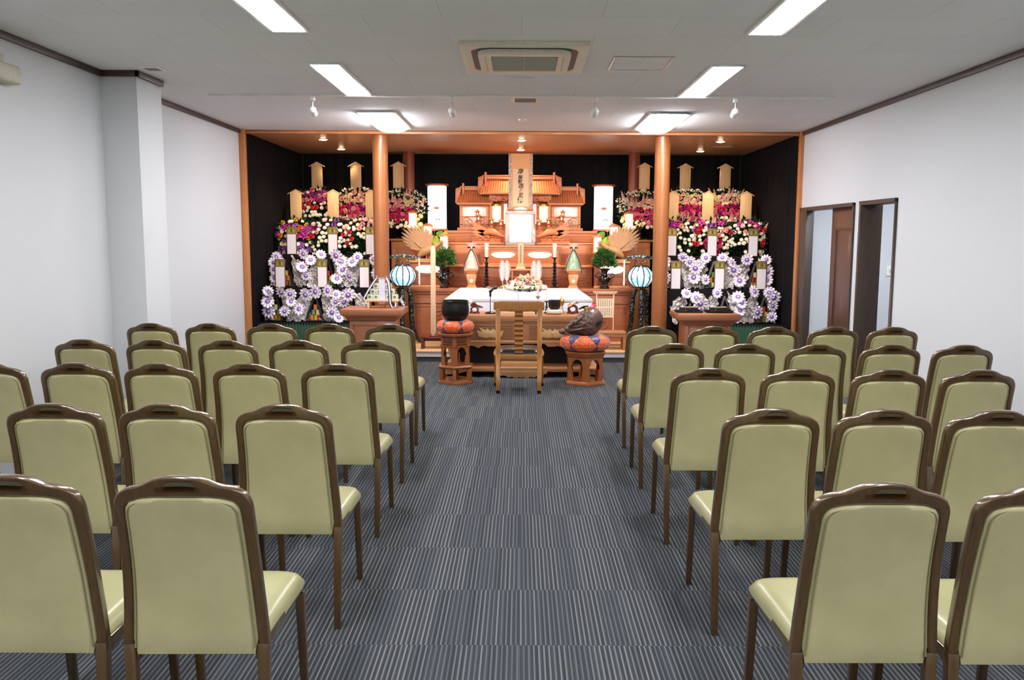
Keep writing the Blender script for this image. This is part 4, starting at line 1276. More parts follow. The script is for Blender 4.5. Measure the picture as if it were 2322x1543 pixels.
for x, lb in ((-1.508, 'left'), (1.535, 'right')):
    t = thing('globe_lantern', 'glowing blue painted globe lantern on curved black lacquer legs beside the %s column' % lb, 'lantern', (x, 10.92, .135), group='blue painted globe lanterns')
    m = MB(); prof = [(.164 * math.sin(PI * (i + 1.9) / 15.8) ** .72, .755 + .255 * i / 12) for i in range(13)]
    m.lathe(prof, 40, cap=True); g = m.build('globe', GLOBE, t)
    m = MB()
    for i in range(12):
        a = 2 * PI * i / 12 + .13
        m.tube([((r_ + .003) * math.cos(a), (r_ + .003) * math.sin(a), z) for r_, z in prof], .0062, 5)
    m.lathe([(.10, .745), (.105, .757), (.09, .76)], 24); m.lathe([(.09, 1.008), (.105, 1.012), (.10, 1.022)], 24)
    m.build('ribs', BLACK, t)
    m = MB(); m.lathe([(.045, .72), (.05, .735), (.04, .748), (.02, .75)], 20); m.build('collar', GOLD, t)
    m = MB()
    m.prism([(-.215, 1.115), (-.205, 1.095), (-.12, 1.11), (0, 1.118), (.12, 1.11), (.205, 1.095), (.215, 1.115), (.19, 1.135), (.10, 1.148), (0, 1.158), (-.10, 1.148), (-.19, 1.135)], -.015, .015)
    for k in (-1, 1): m.ball((k * .212, 0, 1.112), .016, 10, 8)
    m.build('top_bar', MOP, t, bevel=.003)
    m = MB()
    for k in (-1, 1): m.tube([(k * .075, 0, 1.02), (k * .08, 0, 1.06), (k * .05, 0, 1.075), (k * .09, 0, 1.105)], .008, 6)
    m.tube([(-.03, 0, 1.06), (0, 0, 1.045), (.03, 0, 1.06)], .005, 6)
    m.build('bracket', MOP, t)
    for i in range(3):
        a = PI / 2 + i * 2 * PI / 3 + PI / 3 * (1)
        c, s_ = math.cos(a), math.sin(a)
        m = MB(); m.tube([(c * r_, s_ * r_, z) for r_, z in ((.03, .72), (.075, .70), (.105, .62), (.11, .5), (.115, .35), (.135, .18), (.19, .06), (.235, .012))], [.016, .028, .034, .034, .032, .03, .026, .018], 10)
        m.build('leg', MOPD, t)
    m = MB(); m.tube([(0, -.0, .72), (0, 0, .18)], .007, 8); m.build('tassel_cord', plain('silver_cord', 'b8b4b0', .5), t)
    q = 1 if x < 0 else -1
    m = MB(); m.tube([(q * .212, -.01, 1.10), (q * .212, -.01, 1.085)], .012, 8); m.tube([(q * .212, -.01, 1.085), (q * .212, -.01, .77)], [.010, .012], 8); m.build('tassel', plain('white_tassel', 'e6dfdc', .8), t)

# ================================================================ COFFIN, DESK AND THINGS ON IT
t = thing('coffin', 'plain white coffin with a sloping lid lying behind the reading desk', 'coffin', (-.02, 10.98, .135))
WC = plain('white_cloth_board', 'cdced6', .55, var=.02)
m = MB(); m.box(-.93, .925, -.27, .27, .17, .565); m.build('body', WC, t, bevel=.006)
m = MB(); m.frus(-.935, .93, -.275, .275, .568, -.935, .93, -.275, .275, .600); m.frus(-.935, .93, -.275, .275, .600, -.765, .75, -.08, .12, .722)
m.build('lid', WC, t, bevel=.003)
for k in (-1, 1):
    m = MB(); m.box(k * .6 - .04, k * .6 + .04, -.24, .24, 0, .17); m.build('trestle', PALE, t, bevel=.003)
# flowers on the coffin
def carnation(r, seed, n=3):
    m = MB(); rr = random.Random(seed)
    for q in range(n):
        k = 9 - q * 2
        for i in range(k):
            a = 2 * PI * i / k + q * .5 + rr.uniform(-.1, .1)
            c = Vector((0, 0, r * .25 * q)); e = .9 - q * .3
            d = Vector((math.cos(a) * e, math.sin(a) * e, .25 + q * .45)).normalized(); sd = Vector((-math.sin(a), math.cos(a), 0)); w = r * .42
            up = Vector((0, 0, 1))
            m.add([c, c + d * r * .55 + sd * w, c + d * r * .95 + sd * w * .6 + up * r * .12, c + d * r + up * r * .02, c + d * r * .95 - sd * w * .6 + up * r * .12, c + d * r * .55 - sd * w], [(0, 1, 2, 3), (0, 3, 4, 5)])
    m.ball((0, 0, r * .35), r * .38, 8, 6)
    return m
FL = {}
COLS = {'white': 'f2ecd8', 'cream': 'f4e6b8', 'pale_pink': 'f0b8b0', 'pink': 'e0708c', 'hot_pink': 'cc2c68', 'magenta': 'a82088', 'purple': '86509c', 'red': 'd83440', 'yellow': 'e0b838', 'orange': 'e08838'}
FM = {k: plain(k + '_petals', v, .6, var=.12, scale=60) for k, v in COLS.items()}
def flower_mesh(kind, col):
    key = (kind, col)
    if key in FL: return FL[key]
    if kind == 'chrysanthemum':
        m = MB(); r = .036; rr = random.Random(1)
        m.ball((0, 0, .004), r * .75, 12, 8, s=(1, 1, .62))
        for q in range(2):
            for i in range(14):
                a = 2 * PI * i / 14 + q * .22; e = (1.0, .75)[q]; z0 = (.0, .010)[q]
                d = Vector((math.cos(a), math.sin(a), .15 + .35 * q)); sd = Vector((-math.sin(a), math.cos(a), 0)) * r * .18
                c = Vector((0, 0, z0))
                m.add([c + d * r * .3 - sd * .6, c + d * r * .8 * e - sd, c + d * r * e, c + d * r * .8 * e + sd, c + d * r * .3 + sd * .6], [(0, 1, 2, 3, 4)])
    elif kind == 'carnation': m = carnation(.036, 2)
    elif kind == 'orchid':
        m = MB(); r = .055
        for i in range(6):
            a = PI / 2 + 2 * PI * i / 6; w = r * (.36 if i % 2 else .26)
            d = Vector((math.cos(a), math.sin(a), .30)); sd = Vector((-math.sin(a), math.cos(a), 0)) * w; up = Vector((0, 0, -1))
            m.add([Vector((0, 0, 0)), d * r * .45 + sd * .8, d * r * .8 + sd * .7 + up * r * .1, d * r * 1.05 + up * r * .25, d * r * .8 - sd * .7 + up * r * .1, d * r * .45 - sd * .8], [(0, 1, 2, 3), (0, 3, 4, 5)])
        m.ball((0, 0, .012), r * .22, 8, 6)
    elif kind == 'flower_spray':
        m = MB(); rr = random.Random(3)
        for i in range(7):
            a = rr.uniform(0, 6.28); q = rr.uniform(.2, 1)
            p = (.036 * q * math.cos(a), .036 * q * math.sin(a), .01 + rr.uniform(0, .02))
            m.tube([(0, 0, -.05), p], .0015, 4, 1); m.ball(p, .011, 7, 5, s=(1, 1, .7))
    elif kind == 'snapdragon':
        m = MB(); rr = random.Random(5)
        m.tube([(0, 0, 0), (0, 0, .16)], .003, 5, 1)
        for i in range(22):
            z = .01 + .15 * i / 22; r = .020 * (1 - i / 30); a = i * 2.4
            m.ball((r * .9 * math.cos(a), r * .9 * math.sin(a), z), r * .85, 6, 5, s=(1, 1, .8))
    o = m.build(kind, [FM[col], LEAF2], None, smooth=(kind != 'orchid'))
    me = o.data; bpy.data.objects.remove(o)
    FL[key] = me
    return me
def put_flower(kind, col, parent, loc, nrm, s=1.0, spin=0.0):
    o = bpy.data.objects.new(kind, flower_mesh(kind, col)); COL.objects.link(o); o.parent = parent
    o.location = loc
    q = Vector(nrm).normalized().to_track_quat('Z', 'Y')
    o.rotation_mode = 'QUATERNION'
    from mathutils import Quaternion
    o.rotation_quaternion = q @ Quaternion((0, 0, 1), spin)
    o.scale = (s, s, s)
    return o
t = thing('flower_arrangement', 'low spray of white and pink flowers lying on the coffin lid', 'flower arrangement', (.06, 10.98, .858), group=None)
rr = random.Random(11)
m = MB(); leafclump(m, (0, -.02, .02), .15, 130, .06, .014, seed=9, up=-.6, sz=(1.7, .7, .45))
for k in range(5): leafclump(m, (-.1 + k * .06, -.12, -.02), .03, 10, .05, .012, seed=20 + k)
m.build('leaves', LEAF, t, smooth=False)
for i in range(60):
    u = -1 + 2 * (i % 15) / 14 + rr.uniform(-.05, .05); v = (i // 15) / 3
    x = u * .25 * (1 - .12 * v); ht = .125 * (1 - abs(u) ** 2.2)
    z = .015 + ht * v ** .8 + rr.uniform(-.006, .006); y = -.13 * (1 - v * .75) * (1 - .3 * abs(u)) + rr.uniform(-.012, .012)
    kd, cl = rr.choice((('carnation', 'white'), ('chrysanthemum', 'white'), ('carnation', 'pale_pink'), ('chrysanthemum', 'white'), ('carnation', 'white'), ('orchid', 'pink') if rr.random() < .3 else ('chrysanthemum', 'pale_pink'), ('flower_spray', 'cream')))
    put_flower(kd, cl, t, (x, y, z), (u * .5, -1 + v * .7, .4 + v), rr.uniform(.75, 1.0), rr.uniform(0, 6))
# yellow tray with blue cord beside the flowers
t = thing('offering_tray', 'small yellow tray on the coffin lid behind the microphone', 'tray', (-.33, 10.98, .858))
m = MB(); m.lathe([(0, 0), (.07, 0), (.10, .014), (.104, .016), (.098, .018), (.068, .006), (0, .006)], 26, sx=1.15, sy=.7); m.build('dish', plain('yellow_tray', 'dcb45a', .4), t)
m = MB(); m.tube([(.06 * math.cos(a), .03 * math.sin(a), .02 + .004 * math.sin(3 * a)) for a in [i * PI / 8 for i in range(17)]], .007, 7); m.build('cord', plain('navy_cord', '2c2c58', .6), t)

# reading desk
t = thing('reading_desk', 'wide light wooden reading desk with carved lattice frieze in front of the coffin', 'desk', (.01, 9.0, 0))
m = MB(); m.box(-.86, .86, .22, .78, .595, .665); m.build('desk_top', DESKW, t, bevel=.006)
m = MB(); m.box(-.80, .80, .26, .74, .375, .595); m.build('body', DESKW, t, bevel=.003)
m = MB(); m.box(-.82, .82, .245, .75, .575, .595); m.box(-.82, .82, .245, .75, .365, .385); m.build('moulding', wood('desk_oak_light', 'b08556', 'c49a68', .42), t, bevel=.003)
DD = wood('desk_oak_dark', '80583a', '946846', .45)
for cx in (-.34, .34):
    m = MB(); m.box(cx - .25, cx + .25, .252, .26, .405, .555); m.build('lattice_back', DD, t)
    m = MB()
    for i in range(7):
        z = .41 + i * .023
        m.box(cx - .25, cx + .25, .246, .252, z, z + .005)
    for i in range(17):
        x = cx - .25 + i * .031
        m.box(x - .002, x + .002, .247, .252, .405, .555)
    m.build('lattice', DESKW, t)
    m = MB(); m.prism([(cx - .13, .43), (cx - .05, .415), (cx, .425), (cx + .05, .415), (cx + .13, .43), (cx + .145, .50), (cx + .09, .48), (cx + .12, .53), (cx + .05, .50), (cx + .03, .52), (cx, .49), (cx - .03, .52), (cx - .05, .50), (cx - .12, .53), (cx - .09, .48), (cx - .145, .50)], .234, .247)
    m.ball((cx, .236, .468), .022, 10, 8, s=(1, .5, 1)); m.build('bird_relief', wood('relief_wood', 'c09a68', 'd0aa78', .45), t, bevel=.003)
def scallops(x0, x1, ztop, pts): return [(x0, ztop)] + pts + [(x1, ztop)]
ap = []
for i in range(45):
    u = i / 44; x = -.80 + 1.6 * u; a = abs(u * 2 - 1)
    z = .30 + .03 * abs(math.sin(a * 16)) if a > .42 else .345 + .012 * math.sin(a * 30)
    if .36 < a < .46: z = .32
    if a < .33: z = .352
    ap.append((x, z))
m = MB()
vs_ = []; n = len(ap)
for yy in (.25, .268):
    for x, z in ap: vs_.append((x, yy, z)); vs_.append((x, yy, .376))
N2 = 2 * n
fs_ = []
for i in range(n - 1):
    a, b, c, d = 2 * i, 2 * i + 2, 2 * i + 3, 2 * i + 1
    fs_ += [(a, b, c, d), (a + N2, d + N2, c + N2, b + N2), (a, a + N2, b + N2, b)]
m.add(vs_, fs_); m.build('apron', DESKW, t)
for k in (-1, 1):
    for y in (.30, .70):
        m = MB(); m.tube([(k * .74, y, .376), (k * .77, y, .30), (k * .75, y, .18), (k * .74, y, .10), (k * .79, y, .03), (k * .82, y, 0)], [.04, .045, .03, .028, .035, .03], 8); m.build('leg', DESKW, t)
m = MB(); m.box(-.84, .84, .12, .80, .06, .10); m.build('lower_shelf', DESKW, t, bevel=.004)
m = MB(); m.prism([(-.84, .06), (-.84, .03), (-.72, .03), (-.66, .045), (-.6, .06)], .12, .14); m.prism([(.84, .06), (.6, .06), (.66, .045), (.72, .03), (.84, .03)], .12, .14)
m.build('shelf_bracket', DESKW, t, bevel=.002)
pts = [(-.28, .085)]
for i in range(25):
    u = i / 24; a = abs(2 * u - 1)
    pts.append((-.28 + .56 * u, .045 - .043 * (1 - a ** 2) + .008 * math.sin(a * 22)))
pts.append((.28, .085))
m = MB(); m.prism(pts, .07, .115); m.box(-.27, .27, .07, .15, .085, .115); m.box(-.22, .22, .13, .3, .10, .16); m.build('carved_foot', wood('foot_oak', 'a87a4e', 'b88c60', .45), t, bevel=.003)
m = MB(); m.box(-.76, .76, .52, .54, .10, .375); m.build('back_panel', DARKM, t)
for k in (-1, 1):
    m = MB(); m.box(k * .82 - .02, k * .82 + .02, .14, .78, 0, .06); m.build('foot', DD, t, bevel=.003)

def on_desk(n, lb, c, x, y): return thing(n, lb, c, (x, y, .665))
t = on_desk('microphone', 'black microphone on a short silver desk stand, left on the reading desk', 'microphone', -.335, 9.42)
m = MB(); m.lathe([(0, 0), (.062, 0), (.062, .012), (.05, .02), (.012, .026), (0, .026)], 28); m.build('base', BLACK, t)
m = MB(); m.tube([(0, 0, .02), (0, 0, .19)], .006, 10); m.build('pole', CHROME, t)
m = MB(); m.tube([(0, 0, .19), (0, 0, .245)], .012, 10); m.tube([(-.005, 0, .235), (.015, 0, .26)], .014, 8); m.build('clip', BLACK, t)
m = MB(); m.tube([(-.015, 0, .245), (.045, -.004, .283)], [.011, .014], 12); m.build('handle', plain('dark_grey', '2e2e34', .5), t)
m = MB(); m.ball((.058, -.005, .292), .023, 14, 10); m.build('microphone_head', plain('mesh_grey', '4a4a52', .4, metal=.6, scale=400, var=.5), t)
t = on_desk('mallet', 'white-padded bell mallet resting on a red-brown carved stand, left on the desk', 'mallet', -.51, 9.42)
RB2 = plain('dark_red_lacquer', '5c1c14', .3, coat=.3)
m = MB(); ringbar(m, .0, .045, 0, .038, .034, .012, n=20); m.tube([(-.05, 0, .0), (-.03, 0, .03)], .012, 8); m.tube([(.05, 0, .0), (.03, 0, .03)], .012, 8); m.tube([(-.045, 0, .10), (-.01, 0, .085), (.03, 0, .09), (.065, 0, .072)], [.014, .018, .014, .012], 8); m.ball((.0, 0, .115), .014, 8, 6)
m.build('carved_stand', RB2, t)
m = MB(); m.tube([(-.10, 0, .155), (-.03, 0, .122)], .020, 12); m.build('padding', WHITE, t)
m = MB(); m.tube([(-.03, 0, .122), (.09, 0, .068)], .009, 8); m.build('handle', RB2, t)
t = on_desk('sutra_stand', 'low pale reading stand on the desk behind the wooden chair', 'stand', -.02, 9.38)
m = MB(); m.box(-.17, .17, -.06, .06, 0, .02); m.box(-.18, .18, -.07, -.06, 0, .032); m.build('board', PALE, t, bevel=.002)
for k, c in ((-1, '5a3428'), (1, '8c4038')):
    t2 = on_desk('sutra_book', 'small %s folded sutra book on the low reading stand' % ('dark brown' if k < 0 else 'reddish'), 'book', -.02 + k * .07, 9.38); t2.location.z = .686
    m = MB(); m.box(-.04, .04, -.04, .04, 0, .012); m.build('cover', plain('book' + c, c, .5), t2, bevel=.001)
    m = MB(); m.box(-.037, .037, -.041, -.040, .003, .009); m.build('pages', PAPER, t2)
t = on_desk('clapper_bell', 'tiny dark bell between the chair back and the bowl gong', 'bell', .155, 9.36)
m = MB(); m.lathe([(0, 0), (.026, 0), (.022, .012), (.014, .028), (.016, .034), (.006, .038), (0, .04)], 20); m.build('body', BLACK, t)
m = MB(); m.ball((0, 0, .046), .007, 8, 6); m.build('knob', BLACK, t)
t = on_desk('candlestick', 'shiny silver candlestick with a short white candle above the chair back', 'candlestick', .195, 9.55)
p = [(0, 0), (.035, 0), (.035, .01), (.015, .02)]
for i in range(4): p += [(.010, .03 + i * .032), (.020, .044 + i * .032), (.010, .058 + i * .032)]
p += [(.012, .165), (.026, .178), (.026, .19), (0, .188)]
m = MB(); m.lathe(p, 24); m.build('stick', CHROME, t)
m = MB(); m.tube([(0, 0, .188), (0, 0, .295)], .013, 12); m.build('candle', plain('candle_wax', 'efe6dc', .5), t)
t = on_desk('candlestick', 'small black candlestick with a very thin white candle behind the bowl gong', 'candlestick', .292, 9.52)
m = MB(); m.lathe([(0, 0), (.03, 0), (.03, .008), (.010, .02), (.022, .04), (.010, .055), (.022, .075), (.010, .09), (.008, .12), (.024, .134), (.022, .138), (0, .136)], 18); m.build('stick', BLACK, t)
m = MB(); m.tube([(0, 0, .136), (0, 0, .255)], .0065, 8); m.build('candle', plain('candle_wax', 'efe6dc', .5), t)
t = on_desk('bowl_cushion', 'pearly white lobed cushion under the small dark bowl gong', 'cushion', .375, 9.40)
m = MB(); m.lathe([(0, 0), (.06, 0), (.085, .02), (.086, .04), (.06, .055), (0, .052)], 48, lobes=6, lob=.10); m.build('cushion', plain('pearl_satin', 'd8cfc0', .3, sheen=.3), t)
t = thing('bowl_gong', 'small dark bowl gong on the pearly cushion on the desk', 'bell', (.375, 9.40, .717))
m = MB(); m.lathe([(0, 0), (.04, 0), (.062, .02), (.070, .06), (.066, .098), (.067, .104), (.062, .104), (.058, .06), (.03, .02), (0, .016)], 32); m.build('bowl', plain('dark_bronze', '2c2628', .35, metal=.5), t)
m = MB(); m.tube([(-.067, 0, .1)] + [(.067 * math.cos(a), .067 * math.sin(a), .102) for a in [PI - i * PI / 12 for i in range(25)]], .003, 6, cap=False); m.build('rim', plain('dark_bronze', '2c2628', .35, metal=.5), t)
t = on_desk('incense_burner', 'small brass pot with a peaked lid and slender legs right of the bowl gong', 'incense burner', .455, 9.5)
BR = plain('brass', 'c8a04a', .3, metal=.8)
m = MB(); m.lathe([(0, .085), (.02, .088), (.034, .105), (.034, .135), (.038, .138), (.038, .143), (.025, .16), (.010, .172), (.006, .19), (0, .192)], 24); m.build('pot', BR, t)
for k in range(3):
    a = -PI / 2 + k * 2 * PI / 3; m = MB(); m.tube([(.02 * math.cos(a), .02 * math.sin(a), .09), (.018 * math.cos(a), .018 * math.sin(a), .05), (.04 * math.cos(a), .04 * math.sin(a), 0)], .004, 6); m.build('leg', BR, t)
m = MB(); m.tube([(.034, 0, .12), (.10, 0, .125), (.105, 0, .10)], .003, 6); m.build('spout', CHROME, t)
t = on_desk('mallet_rest', 'dark red ring-shaped carved stand holding a pale mallet, right on the desk', 'stand', .58, 9.42)
m = MB(); ringbar(m, 0, .055, 0, .045, .040, .017, n=24); m.tube([(-.06, 0, .008), (-.04, 0, .03)], .014, 8); m.tube([(.06, 0, .008), (.045, 0, .03)], .014, 8); m.tube([(-.055, 0, .09), (-.03, 0, .105), (.02, 0, .125), (.065, 0, .128)], [.008, .014, .013, .006], 8); m.build('ring', RB2, t)
m = MB(); m.tube([(-.05, -.022, .085), (.03, -.022, .135)], [.012, .015], 10); m.build('mallet_handle', PALE, t)
t = on_desk('thin_rod', 'very thin black upright rod rising behind the wooden chair back', 'rod', -.026, 9.55)
m = MB(); m.tube([(0, 0, 0), (0, 0, .225)], .0022, 6); m.build('rod', BLACK, t)
m = MB(); m.lathe([(0, 0), (.02, 0), (.018, .006), (0, .008)], 16); m.build('foot', BLACK, t)

# ================================================================ PRIEST'S CHAIR
t = thing('priest_chair', 'golden oak chair with a corrugated centre splat and black seat, facing the altar', 'chair', (-.015, 8.15, 0))
def post(x, y0, w, z1, yb=0):
    m = MB(); m.frus(x - w * .42, x + w * .42, y0 - .014, y0 + .018, .03, x - w / 2, x + w / 2, y0 + .0, y0 + .036, .42); m.frus(x - w / 2, x + w / 2, y0 + .0, y0 + .036, .42, x - w / 2, x + w / 2, y0 - yb, y0 - yb + .032, z1)
    return m
for k in (-1, 1):
    o = post(k * .2, .0, .045, .83, .05).build('leg', OAK, t, bevel=.003)
    MB().frus(k * .2 - .017, k * .2 + .017, -.012, .016, 0, k * .2 - .019, k * .2 + .019, -.013, .018, .032).build('foot_cap', BLACK, o)
    m = MB(); m.frus(k * .235 - .016, k * .235 + .016, .42, .452, .03, k * .225 - .022, k * .225 + .022, .405, .445, .38); o = m.build('leg', OAK, t, bevel=.003)
    MB().box(k * .235 - .017, k * .235 + .017, .419, .453, 0, .032).build('foot_cap', BLACK, o)
    m = MB(); m.tube([(k * .20, .02, .36), (k * .225, .10, .36), (k * .235, .22, .36), (k * .235, .36, .36), (k * .225, .425, .36)], .019, 8); m.build('side_rail', OAK, t)
def cr(u, v):
    x = (u * 2 - 1) * .243; return (x, -.05 - .028 * math.cos((u * 2 - 1) * PI / 2) + .02, .805 + v * .098 - .012 * abs(u * 2 - 1) ** 6 * (1 if v > .5 else -1))
m = MB(); m.shell(cr, 20, 4, .03); m.build('crest_rail', OAK, t, bevel=.003)
def sp(u, v):
    z = .40 + v * .41; return (-.0 + (u * 2 - 1) * .040, .012 - .05 * v - .012 + .008 * math.sin(v * 2 * PI * 8.5), z)
m = MB(); m.shell(sp, 2, 100, .02); m.build('splat', OAK, t, angle=1.2)
MB().box(-.18, .18, .0, .034, .33, .382).build('rear_rail', OAK, t, bevel=.003)
MB().box(-.21, .21, .41, .44, .34, .385).build('front_rail', OAK, t, bevel=.003)
def seatf(u, v):
    return ((u * 2 - 1) * (.185 + .045 * math.sin(v * PI * .8)), .03 + v * .42, .395 + .035 * (max(0, (1 - abs(u * 2 - 1) ** 5) * (1 - abs(v * 2 - 1) ** 8))) ** .5)
m = MB(); m.grid(seatf, 18, 18)
m.grid(lambda u, v: (seatf(u, v)[0], seatf(u, v)[1], .375), 18, 18)
for v in (0, 1): m.grid(lambda a, b, v=v: (seatf(a, v)[0], seatf(a, v)[1], .375 + b * .02), 18, 1)
for u in (0, 1): m.grid(lambda a, b, u=u: (seatf(u, a)[0], seatf(u, a)[1], .375 + b * .02), 18, 1)
m.build('seat', plain('black_vinyl', '1a1714', .28, coat=.3), t, angle=1.2)

# ================================================================ HEXAGONAL STANDS, GONG AND WOODEN FISH
def hex_frame(m, r, z0, z1, postw, arch, th=.018):
    # six faces with arched openings; a vertex points at the viewer
    side = r
    for k in range(6):
        a = -PI / 2 + PI / 6 + k * PI / 3
        ap = r * math.cos(PI / 6)
        M = Matrix.Rotation(a + PI / 2, 4, 'Z') @ Matrix.Translation((0, -ap, 0))
        hw = side / 2
        m.box(-hw, -hw + postw, 0, th, z0, z1, 0, M); m.box(hw - postw, hw, 0, th, z0, z1, 0, M)
        if arch:
            w = hw - postw; N = 8
            za = z1 - w * 1.5 if z1 - w * 1.5 > z0 else (z0 + z1) / 2
            for i in range(N):
                x0 = -w + 2 * w * i / N; x1 = -w + 2 * w * (i + 1) / N
                def zc(x): return za + (z1 - .02 - za) * math.sqrt(max(0, 1 - (x / w) ** 2))
                m.add([(x0, 0, zc(x0)), (x1, 0, zc(x1)), (x1, 0, z1), (x0, 0, z1), (x0, th, zc(x0)), (x1, th, zc(x1)), (x1, th, z1), (x0, th, z1)], [(0, 1, 2, 3), (4, 7, 6, 5), (0, 4, 5, 1)], 0, M)
            # swelling of the opening sides
            for q in (-1, 1):
                pts = [(q * w, z0 + .0), (q * w * .72, z0), (q * w * .9, (z0 + za) / 2), (q * w, za)]
                m.prism(pts if q > 0 else pts[::-1], 0, th, 0, M)
def hexplate(m, r, z0, z1, r1=None):
    m.lathe([(r, z0), (r1 or r, z1)], 6, off=-PI / 2)
t = thing('gong_stand', 'tall two-tier hexagonal red-brown stand on the carpet, left of the wooden chair', 'stand', (-.675, 8.80, 0))
m = MB(); hexplate(m, .205, .505, .525); hexplate(m, .19, .49, .505, .2); m.build('top_board', REDW, t, bevel=.002)
m = MB(); hex_frame(m, .165, .40, .49, .02, False, .02); hexplate(m, .158, .41, .48); m.build('upper_frieze', REDW, t)
for k in range(6):
    a = -PI / 2 + PI / 6 + k * PI / 3; M = Matrix.Rotation(a + PI / 2, 4, 'Z') @ Matrix.Translation((0, -.165 * math.cos(PI / 6), 0))
    m = MB(); m.box(-.052, .052, -.002, .004, .425, .472, 0, M); m.build('frieze_panel', wood('dark_panel', '5c2c18', '6c3820', .4), t, bevel=.002)
m = MB(); hex_frame(m, .165, .19, .40, .032, True); hexplate(m, .18, .392, .402); m.build('arcade', REDW, t)
m = MB(); hexplate(m, .185, .155, .175, .2); hexplate(m, .2, .175, .19, .19); m.build('middle_board', REDW, t, bevel=.002)
for k in range(6):
    a = -PI / 2 + k * PI / 3; m = MB(); m.cbox((0, -.165, .0975), (.036, .034, .115), 0, Matrix.Rotation(a + PI / 2, 4, 'Z')); m.build('post', REDW, t, bevel=.002)
m = MB(); hexplate(m, .2, .0, .022); hexplate(m, .185, .022, .04, .18); m.build('base', REDW, t, bevel=.002)
def brocade_cushion(name):
    m_, nt, p_ = base(name)
    v = coords(nt)
    sep = nt.nodes.new('ShaderNodeSeparateXYZ'); nt.links.new(v, sep.inputs[0])
    def mt(op, a, b=None):
        n = nt.nodes.new('ShaderNodeMath'); n.operation = op
        for i, x in enumerate((a, b)):
            if x is None: continue
            if isinstance(x, (int, float)): n.inputs[i].default_value = x
            else: nt.links.new(x, n.inputs[i])
        return n.outputs[0]
    ang = mt('ARCTAN2', sep.outputs[1], sep.outputs[0])
    w = mt('ABSOLUTE', mt('SINE', mt('ADD', mt('MULTIPLY', ang, 3.0), .35)))
    hh = mt('MULTIPLY', mt('ABSOLUTE', mt('SUBTRACT', sep.outputs[2], .072)), 9.5)
    dia = mt('SUBTRACT', w, mt('MULTIPLY', hh, .9))
    isor = mt('GREATER_THAN', dia, .03)
    vo = nt.nodes.new('ShaderNodeTexVoronoi'); vo.inputs['Scale'].default_value = 55; nt.links.new(v, vo.inputs['Vector'])
    c_or = ramp(nt, vo.outputs['Distance'], [(.15, lin('f0a050')), (.35, lin('e0602c')), (.9, lin('d45020'))])
    c_pu = ramp(nt, vo.outputs['Distance'], [(.15, lin('8a78a0')), (.4, lin('3e2c5c')), (.9, lin('2c2048'))])
    mx = nt.nodes.new('ShaderNodeMix'); mx.data_type = 'RGBA'
    nt.links.new(isor, mx.inputs[0]); nt.links.new(c_pu, mx.inputs[6]); nt.links.new(c_or, mx.inputs[7])
    nt.links.new(mx.outputs[2], p_.inputs['Base Color'])
    p_.inputs['Roughness'].default_value = .35; p_.inputs['Sheen Weight'].default_value = .3
    bump(nt, p_, vo.outputs['Distance'], .5, .003)
    return m_
BC = brocade_cushion('orange_purple_brocade')
def big_cushion(x, y, z, r, h, lb):
    m = MB()
    prof = [(0, .004), (r * .55, 0), (r * .82, h * .08), (r * .97, h * .3), (r, h * .55), (r * .93, h * .82), (r * .72, h * .98), (r * .4, h * .95), (0, h * .88)]
    # smooth the profile
    P = []
    for i in range(len(prof) - 1):
        for k in range(3):
            u = k / 3; P.append((prof[i][0] * (1 - u) + prof[i + 1][0] * u, prof[i][1] * (1 - u) + prof[i + 1][1] * u))
    P.append(prof[-1])
    m.lathe(P, 72, lobes=6, lob=.06)
    o = m.build('brocade_cushion', BC, loc=(x, y, z), angle=1.5)
    return tag(o, lb, 'cushion', 'orange and purple brocade cushions')
big_cushion(-.675, 8.80, .525, .185, .13, 'smaller orange and purple brocade cushion under the big black bowl gong')
t = thing('bowl_gong', 'big black bowl gong on a brocade cushion, left of the wooden chair', 'bell', (-.675, 8.80, .643))
m = MB(); m.lathe([(0, 0), (.07, .002), (.11, .02), (.138, .07), (.144, .12), (.138, .175), (.134, .205), (.136, .212), (.130, .212), (.128, .18), (.132, .12), (.12, .07), (.08, .03), (0, .02)], 48); m.build('bowl', plain('black_bronze', '23201f', .32, metal=.55, var=.3, scale=12), t)
m = MB(); ringbar(m, 0, 0, 0, .133, .133, .004, n=40); m.v = [(x, z, .211 - y) for x, y, z in m.v]; m.build('rim', plain('black_bronze', '23201f', .32, metal=.55), t)

t = thing('wooden_fish_stand', 'low hexagonal red-brown stand with arched openings, right of the wooden chair', 'stand', (.672, 8.78, 0))
m = MB(); hexplate(m, .235, .325, .345); hexplate(m, .222, .308, .325, .228); hexplate(m, .21, .285, .308, .222); m.build('top_board', REDW, t, bevel=.002)
m = MB(); hex_frame(m, .205, .04, .288, .040, True, .022); m.build('arcade', REDW, t)
m = MB(); hexplate(m, .232, 0, .022); hexplate(m, .222, .022, .04, .212); m.build('base', REDW, t, bevel=.002)
big_cushion(.672, 8.78, .345, .25, .17, 'larger orange and purple brocade cushion under the carved wooden fish')
